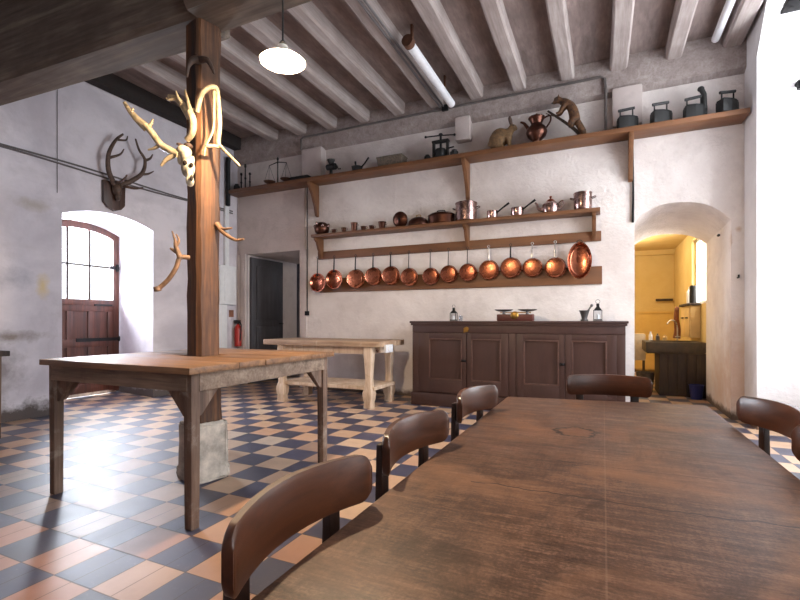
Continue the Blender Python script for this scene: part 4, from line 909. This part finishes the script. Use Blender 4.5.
for y in (-0.09, 0.09): b.loft([(-0.18, y, 0), (0.18, y, 0), (0.20, y*1.12, 0.13), (-0.20, y*1.12, 0.13)], [(-0.18, y*0.9, 0), (0.18, y*0.9, 0), (0.20, y*1.02, 0.13), (-0.20, y*1.02, 0.13)])
for x in (-0.18, 0.18): b.loft([(x, -0.09, 0), (x, 0.09, 0), (x*1.1, 0.10, 0.13), (x*1.1, -0.10, 0.13)], [(x*0.95, -0.09, 0), (x*0.95, 0.09, 0), (x*1.05, 0.10, 0.13), (x*1.05, -0.10, 0.13)])
build('body', b, M['wicker'], t)
build('rim', MB().tube([(-0.2, -0.1, 0.13), (0.2, -0.1, 0.13), (0.2, 0.1, 0.13), (-0.2, 0.1, 0.13), (-0.2, -0.1, 0.13)], 0.010, 6), M['wicker'], t)
for x, r, h, lb in ((-2.24, 0.045, 0.09, 'tiny dark iron pot just before the cast iron press'), (-1.85, 0.055, 0.10, 'tiny dark iron pot just after the cast iron press')):
    single('iron_pot', MB().lathe([(r*0.7, 0), (r, h*0.3), (r, h*0.75), (r*0.6, h*0.9), (r*0.7, h), (r*0.3, h)], 18), M['dark_iron'], lb, 'pot', (x, UY, UZ), 'tiny iron pots beside the press')
t = thing('fruit_press', 'dark cast iron press with a cross bar handle on the long shelf', 'press', (-2.045, UY, UZ))
b = MB()
for x in (-0.10, 0.10): b.bx(x-0.014, x+0.014, -0.03, 0.03, 0, 0.25, 0.004)
b.bx(-0.13, 0.13, -0.06, 0.06, 0, 0.03, 0.004); b.bx(-0.12, 0.12, -0.035, 0.035, 0.235, 0.265, 0.004); build('frame', b, M['dark_iron'], t)
build('cage', MB().lathe([(0.07, 0.03), (0.075, 0.04), (0.075, 0.13), (0.07, 0.14), (0.02, 0.14)], 18), M['dark_iron'], t)
build('screw_shaft', MB().tube([(0, 0, 0.14), (0, 0, 0.34)], 0.016, 10).ell((0, 0, 0.345), (0.03, 0.03, 0.022)), M['iron'], t)
build('cross_bar', MB().tube([(-0.21, -0.03, 0.335), (0.0, 0, 0.335), (0.19, 0.03, 0.325)], 0.009, 8).ell((-0.21, -0.03, 0.335), (0.018, 0.018, 0.018)).ell((0.19, 0.03, 0.325), (0.018, 0.018, 0.018)), M['iron'], t)
build('side_crank', MB().tube([(0.10, 0, 0.14), (0.19, 0, 0.15)], 0.01, 8), M['iron'], t)

def remesh(o, v):
    m = o.modifiers.new('skin_over', 'REMESH'); m.mode = 'VOXEL'; m.voxel_size = v; m.use_smooth_shade = True
    s = o.modifiers.new('soften', 'SMOOTH'); s.factor = 0.5; s.iterations = 4
# stuffed hare: crouched, head to the right
t = thing('stuffed_hare', 'stuffed brown hare crouching on the long shelf, ears raised', 'animal', (-1.19, UY, UZ), 0)
b = MB()
b.ell((-0.04, 0, 0.165), (0.125, 0.085, 0.125), (0, -0.2, 0)); b.ell((-0.085, 0, 0.125), (0.10, 0.095, 0.12)); b.ell((0.05, 0, 0.17), (0.075, 0.065, 0.10)); b.ell((0.095, 0, 0.225), (0.045, 0.042, 0.06))
b.ell((0.125, 0, 0.268), (0.056, 0.042, 0.046), (0, 0.3, 0)); b.ell((0.165, 0, 0.248), (0.028, 0.026, 0.026))
for s in (-1, 1):
    b.ell((-0.06, s*0.07, 0.08), (0.075, 0.03, 0.075)); b.tube([(-0.07, s*0.075, 0.025), (0.03, s*0.075, 0.018)], [0.025, 0.02], 8)
    b.tube([(0.07, s*0.04, 0.13), (0.085, s*0.045, 0.06), (0.085, s*0.045, 0.02), (0.125, s*0.045, 0.016)], [0.035, 0.024, 0.02, 0.016], 8)
b.ell((-0.175, 0, 0.10), (0.03, 0.025, 0.03))
o = build('body', b, M['fur_rabbit'], t, smooth=80); remesh(o, 0.012)
for s in (-1, 1):
    build('ear', MB().tube(smoothpath([(0.115, s*0.02, 0.30), (0.10, s*0.028, 0.345), (0.093, s*0.03, 0.385), (0.10, s*0.03, 0.415)], 4), [0.012]+[0.020]*9+[0.014, 0.010, 0.004], 8, 0.45), M['antler_dark'], t, smooth=80)
    build('eye', MB().ell((0.14, s*0.039, 0.28), (0.009, 0.006, 0.009)), M['black'], t)
# copper ewer
t = thing('copper_ewer', 'tall copper ewer with spout and pinched neck between hare and marten', 'jug', (-0.765, UY, UZ))
build('body', MB().lathe([(0.085, 0), (0.085, 0.012), (0.05, 0.03), (0.055, 0.05), (0.11, 0.10), (0.13, 0.15), (0.12, 0.20), (0.08, 0.24), (0.068, 0.26), (0.085, 0.31), (0.105, 0.335), (0.10, 0.34), (0.06, 0.27), (0, 0.25)], 32), M['copper_dark'], t)
build('spout', MB().tube(smoothpath([(-0.09, 0, 0.20), (-0.13, 0, 0.26), (-0.16, 0, 0.30), (-0.20, 0, 0.32)], 4), lerp(0.026, 0.012, 13), 10), M['copper_dark'], t)
build('handle', MB().tube(smoothpath([(0.08, 0, 0.32), (0.16, 0, 0.34), (0.165, 0, 0.27), (0.11, 0, 0.19)], 5), 0.011, 8), M['copper_dark'], t)
build('lid', MB().lathe([(0.10, 0.335), (0.10, 0.345), (0.05, 0.362), (0.012, 0.37), (0.016, 0.385), (0.003, 0.395)], 24), M['copper_dark'], t)
# stuffed marten climbing a slanting branch
br = thing('slanting_branch', 'dark bare branch leaning across the long shelf under the marten', 'branch', (-0.33, UY, UZ))
build('limb', MB().tube(smoothpath([(0.10, 0, 0.01), (0.0, 0, 0.13), (-0.14, 0, 0.26), (-0.30, 0, 0.40)], 5), lerp(0.024, 0.012, 16), 9), M['bark'], br, smooth=60)
build('twig', MB().tube([(-0.22, 0, 0.325), (-0.27, -0.03, 0.33), (-0.32, -0.04, 0.36)], [0.010, 0.007, 0.004], 7), M['bark'], br)
build('foot_block', MB().box((-0.03, 0, 0.012), (0.34, 0.12, 0.024), bevel=0.005), M['bark'], br)
t = thing('stuffed_marten', 'stuffed reddish marten clinging to the slanting branch, head turned up', 'animal', (-0.33, UY-0.02, UZ+0.06))
b = MB(); W = 0.06
def q(x, z, y=-0.02): return (x, y, z)
b.tube(smoothpath([q(0.02, 0.13), q(0.005, 0.24), q(-0.03, 0.33), q(-0.09, 0.385), q(-0.14, 0.41)], 5), [0.05]+lerp(0.066, 0.05, 14)+lerp(0.05, 0.042, 6), 12)
b.ell(q(-0.175, 0.435), (0.055, 0.042, 0.042), (0, 0.35, 0)); b.ell(q(-0.215, 0.41), (0.03, 0.022, 0.022))
for y in (-0.05, 0.02):
    b.ell((-0.165, y-0.0+(-0.01 if y < 0 else 0.0), 0.478), (0.012, 0.010, 0.018))
    b.tube(smoothpath([(-0.09, y, 0.36), (-0.13, y, 0.31), (-0.15, y, 0.27), (-0.20, y, 0.265)], 4), lerp(0.034, 0.014, 13), 8)
    b.tube(smoothpath([(0.01, y, 0.15), (-0.03, y, 0.13), (-0.01, y, 0.09), (-0.06, y, 0.11)], 4), lerp(0.045, 0.016, 13), 8)
o = build('body', b, M['fur_marten'], t, smooth=80); remesh(o, 0.011)
build('tail', MB().tube(smoothpath([q(0.04, 0.14), q(0.08, 0.06), q(0.11, 0.0), q(0.15, -0.04)], 5), [0.02]+lerp(0.04, 0.038, 11)+[0.03, 0.022, 0.012, 0.004], 10), M['fur_marten'], t, smooth=80)
build('eye', MB().ell((-0.195, -0.062, 0.447), (0.008, 0.005, 0.008)), M['black'], t)
build('nose', MB().ell((-0.243, -0.02, 0.408), (0.010, 0.011, 0.009)), M['black'], t)
# flat irons
def flat_iron(label, x, rz, chimney=False):
    t = thing('flat_iron', label, 'iron', (x, UY-0.05, UZ), rz, 'old irons on the long shelf')
    sole = [(-0.10, -0.055), (-0.10, 0.055), (0.0, 0.055), (0.07, 0.035), (0.125, 0.0), (0.07, -0.035), (0.0, -0.055)]
    build('body', MB().prism(sole, 0.0, 0.125, 'z', 0.006), M['dark_iron'], t)
    build('lid', MB().prism([(a*0.94, b_*0.94) for a, b_ in sole], 0.126, 0.142, 'z', 0.003), M['iron'], t)
    b = MB()
    for xx in (-0.075, 0.06): b.tube([(xx, 0, 0.13), (xx, 0, 0.225)], 0.008, 8)
    hd = build('handle', b, M['iron'], t); build('grip', MB().tube([(-0.095, 0, 0.215), (0.08, 0, 0.24)], 0.016, 10), M['black'], hd)
    if chimney: build('chimney', MB().tube([(0.09, 0, 0.09), (0.09, 0, 0.25), (0.07, 0, 0.30)], [0.03, 0.026, 0.026], 12).ell((0.06, 0, 0.315), (0.034, 0.03, 0.03)), M['dark_iron'], t)
flat_iron('black box iron standing below the stone corbel on the long shelf', 0.255, 0.25); flat_iron('black box iron between the corbel and the iron with a chimney', 0.60, 0.35)
flat_iron('black box iron with a tall round chimney on the long shelf', 0.92, 0.15, True); flat_iron('last black box iron at the window wall end of the long shelf', 1.225, 0.5)

# ------------------------------------------------------------------ lamp, pipes, cables
LP = (-1.685, 2.09, 2.60)
lam = thing('pendant_lamp', 'lit pendant lamp with a white enamel shade hanging from the beam', 'lamp', LP)
build('shade', MB().lathe([(0.03, 0.085), (0.035, 0.06), (0.07, 0.045), (0.125, 0.0), (0.128, -0.004), (0.122, -0.002), (0.068, 0.04), (0.03, 0.055)], 36, cap=False), M['enamel'], lam)
build('bulb', MB().ell((0, 0, 0.0), (0.036, 0.036, 0.036)), M['bulb'], lam)
build('socket', MB().lathe([(0.018, 0.04), (0.02, 0.05), (0.022, 0.10), (0.012, 0.115), (0.004, 0.12)], 14), M['black'], lam)
build('cord', MB().tube([(0, 0, 0.11), (0, 0.0, 0.54), (0, 0.06, 0.56)], 0.005, 6), M['black'], lam)
t = thing('ceiling_pipe', 'stubby white pipe with a round cap hanging under the ceiling joists', 'pipe', (-1.87, 4.34, 4.04))
build('tube', MB().tube([(0, 0, 0), (0, 1.50, 0)], 0.05, 18), M['white_metal'], t)
build('end_cap', MB().tube([(0, -0.02, 0), (0, 0.06, 0)], 0.062, 18), M['rusty'], t)
build('clip', MB().bx(-0.012, 0.012, 0.10, 0.14, 0.04, 0.24), M['rusty'], t)
build('clip', MB().bx(-0.012, 0.012, 1.20, 1.24, 0.04, 0.24), M['rusty'], t)
t = thing('ceiling_conduit', 'twin thin dark conduits running along a ceiling joist', 'conduit', (-2.05, 5.96, 4.08))
for x in (-0.02, 0.03): build('tube', MB().tube([(x, 0, 0), (x, -8.0, 0)], 0.012, 8), M['cable'], t)
single('wall_conduit', MB().tube([(-4.45, 5.975, 3.87), (-4.45, 5.975, 4.04), (-4.41, 5.975, 4.06), (-0.03, 5.975, 4.06), (0.02, 5.975, 4.03), (0.03, 5.975, 3.86), (0.03, 5.975, 3.42), (0.04, 5.965, 3.39), (0.14, 5.94, 3.385)], 0.016, 8).xf(Matrix.Translation((2.2, -5.9, -4.0))), M['conduit'],
       'thin grey conduit running along the beam above the long shelf', 'conduit', (-2.2, 5.9, 4.0))
single('junction_box', MB().box((0, 0, 0), (0.09, 0.05, 0.08), bevel=0.01), M['iron'], 'small dark junction box on the conduit where the ceiling wires meet', 'junction box', (-2.0, 5.955, 4.06))
single('corner_pipe', MB().tube([(0, 0, 0), (0, -8.0, 0)], 0.04, 12), M['white_metal'], 'whitewashed pipe running along the last ceiling joist by the window wall', 'pipe', (1.12, 5.9, 4.18))
b = MB()
for dz, ph in ((0, 0.0), (-0.035, 1.3)):
    b.tube([(XL+0.015, y, 3.0+dz+0.012*math.sin(y*2.3+ph)-0.0*y) for y in [YF+0.1+k*0.25 for k in range(34)]], 0.011, 7)
single('wall_cable', b.xf(Matrix.Translation((5.9, -3.0, -3.0))), M['cable'], 'pair of sagging cables pinned along the wall above the arched door', 'cable', (-5.9, 3.0, 3.0))
single('hanging_cable', MB().tube([(0, 0, 0), (0.002, 0, 0.6), (0, 0, 1.35)], 0.004, 6), M['cable'], 'thin cable climbing the wall between the trophy and the beam end', 'cable', (XL+0.006, 3.19, 2.62))
# fuse box with trunking
t = thing('fuse_box', 'pale grey fuse box on the wall in the corner by the doorway', 'fuse box', (XL+0.004, 5.79, 1.38))
build('box', MB().bx(0, 0.09, -0.19, 0.17, 0, 0.66, 0.008), M['white_plastic'], t); build('cover', MB().bx(0.09, 0.10, -0.10, 0.14, 0.06, 0.60, 0.004), M['white_plastic'], t)
build('trunking', MB().bx(0, 0.045, -0.04, 0.05, 0.66, 1.68, 0.004), M['white_plastic'], t)
build('lower_trunking', MB().bx(0, 0.05, -0.19, 0.0, -1.36, 0, 0.004), M['white_plastic'], t)
single('drain_pipe', MB().tube([(0, 0, 0), (0, 0, 0.74), (0.02, 0, 0.82)], 0.04, 12), M['iron'], 'dark vertical pipe end in the corner above the fuse box', 'pipe', (XL+0.06, 5.80, 3.07))
t = thing('fire_extinguisher', 'red fire extinguisher with black valve hanging beside the dark doorway', 'extinguisher', (-5.80, 5.99, 0.66))
build('cylinder', MB().lathe([(0.05, 0), (0.06, 0.01), (0.062, 0.30), (0.055, 0.34), (0.025, 0.37), (0.02, 0.39)], 20), M['red'], t)
build('valve', MB().lathe([(0.022, 0.39), (0.03, 0.41), (0.02, 0.44)], 12).bx(-0.09, 0.05, -0.012, 0.012, 0.43, 0.455, 0.004).bx(-0.07, 0.03, -0.02, 0.02, 0.40, 0.44, 0.004), M['black'], t)
build('hose', MB().tube(smoothpath([(0.04, 0, 0.42), (0.09, -0.02, 0.36), (0.08, -0.02, 0.2), (0.07, -0.02, 0.1)], 5), 0.01, 7), M['black'], t)
single('notice_plate', MB().bx(-0.005, 0.005, -0.05, 0.05, 0, 0.12), M['cloth_red'], 'small reddish notice plate above the fire extinguisher', 'sign', (XL+0.006, 5.93, 1.17))
t = thing('hanging_rod', 'thin dark rod on the wall beside the dark doorway, weighted at its foot', 'rod', (-4.385, 6.05, 1.22))
build('rod', MB().tube([(0, 0, 0), (0, 0, 2.08)], 0.009, 7), M['iron'], t); build('switch_box', MB().bx(-0.03, 0.03, -0.03, 0.02, -0.03, 0.04, 0.005), M['iron'], t)
single('hanging_strip', MB().tube([(0, 0, 0), (0.005, 0, 0.3), (0, 0, 0.98)], [0.014, 0.012, 0.008], 7), M['iron'], 'dark worn strip on the wall edge above the arch, under a bracket', 'rod', (0.325, 6.06, 2.28))
# iron fittings by the right window
t = thing('iron_bracket', 'black slatted iron fitting high on the bright window recess', 'bracket', (1.40, 4.72, 3.70))
b = MB(); b.bx(-0.03, 0.28, -0.09, 0.09, 0, 0.03, 0.004); b.bx(-0.01, 0.28, -0.09, 0.09, 0.05, 0.08, 0.004); b.bx(0.02, 0.28, -0.09, 0.09, 0.1, 0.2, 0.004)
b.bx(0.0, 0.03, -0.012, 0.012, 0.0, 0.43)
build('body', b, M['iron'], t)
single('iron_pintle', MB().tube([(0, 0, 0), (0, -0.06, 0), (0, -0.06, -0.07)], 0.03, 8), M['iron'], 'small black iron pin in the bright wall of the window recess', 'pin', (1.745, 5.63, 3.42))
single('wall_nail', MB().tube([(0, 0, 0), (0, -0.03, 0)], 0.014, 8), M['iron'], 'dark nail in the arch wall beside the flaked plaster patch', 'nail', (1.18, 6.08, 2.06))
single('wall_hook', MB().tube([(0, 0, 0), (0, -0.04, 0), (0, -0.04, 0.03)], 0.01, 8), M['iron'], 'small dark hook on the pale wall pier right of the arch'.replace('right of', 'past'), 'hook', (1.36, 6.08, 1.58))

# ------------------------------------------------------------------ side bench at the left edge
t = thing('side_table', 'dark wooden table end standing against the wall by the picture edge', 'table', (-5.45, 1.65, 0))
build('table_top', MB().bx(-0.42, 0.37, -0.75, 0.70, 0.77, 0.82, 0.006), M['post_dark'], t)
b = MB(); b.bx(-0.34, 0.30, 0.60, 0.63, 0.68, 0.77); b.bx(0.28, 0.31, -0.66, 0.62, 0.68, 0.77); build('apron', b, M['rust_table_leg'], t)
for x in (-0.36, 0.29):
    for y in (-0.68, 0.62): build('leg', MB().box((x, y, 0.385), (0.07, 0.07, 0.77), bevel=0.005, taper=0.9), M['rust_table_leg'], t)

# ------------------------------------------------------------------ scullery fittings
t = thing('stone_sink', 'heavy dark stone sink on a boarded base beyond the arch', 'sink', (1.0, 7.98, 0))
b = MB(); b.bx(-0.42, 0.34, -0.38, -0.28, 0.64, 0.79, 0.01); b.bx(-0.42, 0.34, 0.26, 0.36, 0.64, 0.79, 0.01); b.bx(-0.42, -0.32, -0.3, 0.3, 0.64, 0.79, 0.01); b.bx(0.24, 0.34, -0.3, 0.3, 0.64, 0.79, 0.01); b.bx(-0.4, 0.32, -0.36, 0.34, 0.62, 0.66)
build('basin', b, M['sink'], t)
b = MB(); b.bx(-0.24, 0.34, -0.34, -0.31, 0, 0.63); b.bx(-0.24, -0.21, -0.33, 0.34, 0, 0.63); b.bx(0.31, 0.34, -0.33, 0.34, 0, 0.63)
for k in range(5): b.bx(-0.235+0.115*k, -0.13+0.115*k, -0.352, -0.335, 0.02, 0.62, 0.003)
build('base', b, M['sink_front'], t)
t = thing('swan_neck_tap', 'thin swan neck tap over the dark stone sink', 'tap', (1.02, 8.28, 0.79))
build('spout', MB().tube(smoothpath([(0.05, 0, 0), (0.05, 0, 0.20), (0.02, -0.02, 0.30), (-0.05, -0.06, 0.32), (-0.10, -0.10, 0.26)], 5), 0.011, 9), M['steel'], t); build('handle', MB().tube([(0.02, 0, 0.06), (0.09, 0, 0.06)], 0.012, 8), M['steel'], t)
for i, (x, y, h, r, m, lb) in enumerate(((0.70, 8.29, .14, .028, 'card', 'white bottle standing at the back of the stone sink'), (0.80, 8.29, .11, .03, 'pewter', 'grey jar beside the white bottle behind the sink'), (0.90, 8.29, .09, .035, 'cream', 'cream jar next to the tap behind the sink'))):
    single('sink_bottle', MB().lathe([(r, 0), (r, h*0.6), (r*0.45, h*0.8), (r*0.45, h), (r*0.2, h)], 14), M[m], lb, 'bottle', (x, y, 0.79), 'bottles behind the sink')
t = thing('towel_rail', 'dark wooden towel bar on the yellow scullery wall', 'rail', (1.18, KY-0.06, 1.545))
build('bar', MB().bx(-0.16, 0.155, -0.02, 0.02, -0.025, 0.025, 0.004), M['post_dark'], t)
for x in (-0.12, 0.12): build('peg', MB().tube([(x, 0, 0), (x, 0.06, 0)], 0.012, 7), M['post_dark'], t)
t = thing('towel_stand', 'low stand draped with a cream towel behind the cupboard end', 'stand', (0.52, 8.55, 0))
b = MB()
for x in (-0.10, 0.10):
    for y in (-0.10, 0.10): b.bx(x-0.012, x+0.012, y-0.012, y+0.012, 0, 0.86)
b.bx(-0.11, 0.11, -0.11, 0.11, 0.84, 0.87); build('frame', b, M['post_dark'], t)
b = MB(); b.bx(-0.12, 0.12, -0.13, -0.115, 0.45, 0.885, 0.005); b.bx(-0.12, 0.12, -0.13, 0.10, 0.872, 0.886, 0.005); single('towel', b, M['cloth_white'], 'cream towel draped over the low stand beyond the arch', 'towel', (0.52, 8.55, 0))
t = thing('hanging_cabinet', 'cream wall cabinet with a dark top under the scullery window', 'cabinet', (1.355, 8.55, 0.84))
build('carcass', MB().bx(-0.13, 0.0, -0.42, 0.40, 0.0, 0.50, 0.005), M['cream'], t)
build('top', MB().bx(-0.17, 0.0, -0.45, 0.43, 0.50, 0.535, 0.006), M['post_dark'], t)
for y0 in (-0.40, 0.0):
    d = build('door', MB().bx(-0.145, -0.13, y0+0.01, y0+0.38, 0.03, 0.47, 0.004), M['cream'], t); build('handle', MB().bx(-0.165, -0.145, y0+0.12, y0+0.28, 0.30, 0.32, 0.004), M['iron'], d)
b = MB(); b.tube(smoothpath([(0, 0, 0.55), (-0.015, -0.01, 0.35), (0.005, 0.01, 0.15), (-0.01, 0, 0.0)], 5), [0.02]+lerp(0.035, 0.06, 15), 10, 0.45)
single('hanging_cloth', b, M['cloth_red'], 'crumpled reddish cloth hanging at the end of the scullery wall cabinet', 'cloth', (1.17, 9.06, 0.80), smooth=70)
single('soap_bottle', MB().lathe([(0.045, 0), (0.05, 0.02), (0.05, 0.20), (0.02, 0.24), (0.02, 0.28), (0.008, 0.28)], 16), M['card'], 'white plastic bottle on the cabinet before the scullery window', 'bottle', (1.29, 8.62, 1.375))
single('dark_canister', MB().lathe([(0.05, 0), (0.05, 0.26), (0.04, 0.28), (0.01, 0.29)], 16), M['iron'], 'tall black canister by the white bottle on the wall cabinet', 'canister', (1.29, 8.34, 1.375))
single('blue_bucket', MB().lathe([(0.07, 0), (0.09, 0.20), (0.095, 0.20), (0.08, 0.19), (0.06, 0.01), (0, 0.01)], 20), M['blue'], 'small dark blue bucket at the foot of the stone sink', 'bucket', (1.20, 7.50, 0))
single('wicker_bin', MB().lathe([(0.10, 0), (0.13, 0.30), (0.135, 0.31), (0.12, 0.30), (0.09, 0.02), (0, 0.02)], 20), M['wicker'], 'low dark wicker bin under the open end of the sink', 'bin', (0.60, 7.96, 0))

# ------------------------------------------------------------------ light
def area(name, loc, rot, sx, sy, power, col):
    l = bpy.data.lights.new(name, 'AREA'); l.shape = 'RECTANGLE'; l.size = sx; l.size_y = sy; l.energy = power; l.color = col
    o = bpy.data.objects.new(name, l); COL.objects.link(o); o.location = loc; o.rotation_euler = rot; return o
def point(name, loc, power, col, r=0.05):
    l = bpy.data.lights.new(name, 'POINT'); l.energy = power; l.color = col; l.shadow_soft_size = r
    o = bpy.data.objects.new(name, l); COL.objects.link(o); o.location = loc; return o
COOL = (0.90, 0.95, 1.0)
area('window_daylight', (2.75, 4.55, 2.2), (0, D(90), 0), 2.6, 2.1, 300, COOL)
area('added_window_fill', (2.75, 0.45, 2.6), (0, D(90), 0), 3.4, 2.1, 100, COOL)  # fill light through the added, unseen right wall window
area('door_daylight', (-7.9, 3.6, 2.0), (0, D(-90), 0), 2.4, 2.6, 1450, (0.84, 0.90, 1.0))
area('scullery_daylight', (1.95, 8.2, 2.0), (0, D(90), 0), 1.1, 1.3, 120, (1, 0.95, 0.85))
point('scullery_lamp', (0.3, 9.3, 2.3), 42, (1.0, 0.84, 0.6), 0.12)
point('passage_fill', (-4.4, 8.3, 2.2), 12, (0.9, 0.92, 1.0), 0.15)  # added fill without a fitting, brightens the grey passage wall
w = bpy.data.worlds.new('world'); sc.world = w; w.use_nodes = True
bg = w.node_tree.nodes['Background']; bg.inputs[0].default_value = (0.86, 0.93, 1.0, 1); bg.inputs[1].default_value = 2.5
sc.view_settings.view_transform = 'Standard'; sc.view_settings.look = 'None'; sc.view_settings.exposure = 0.0
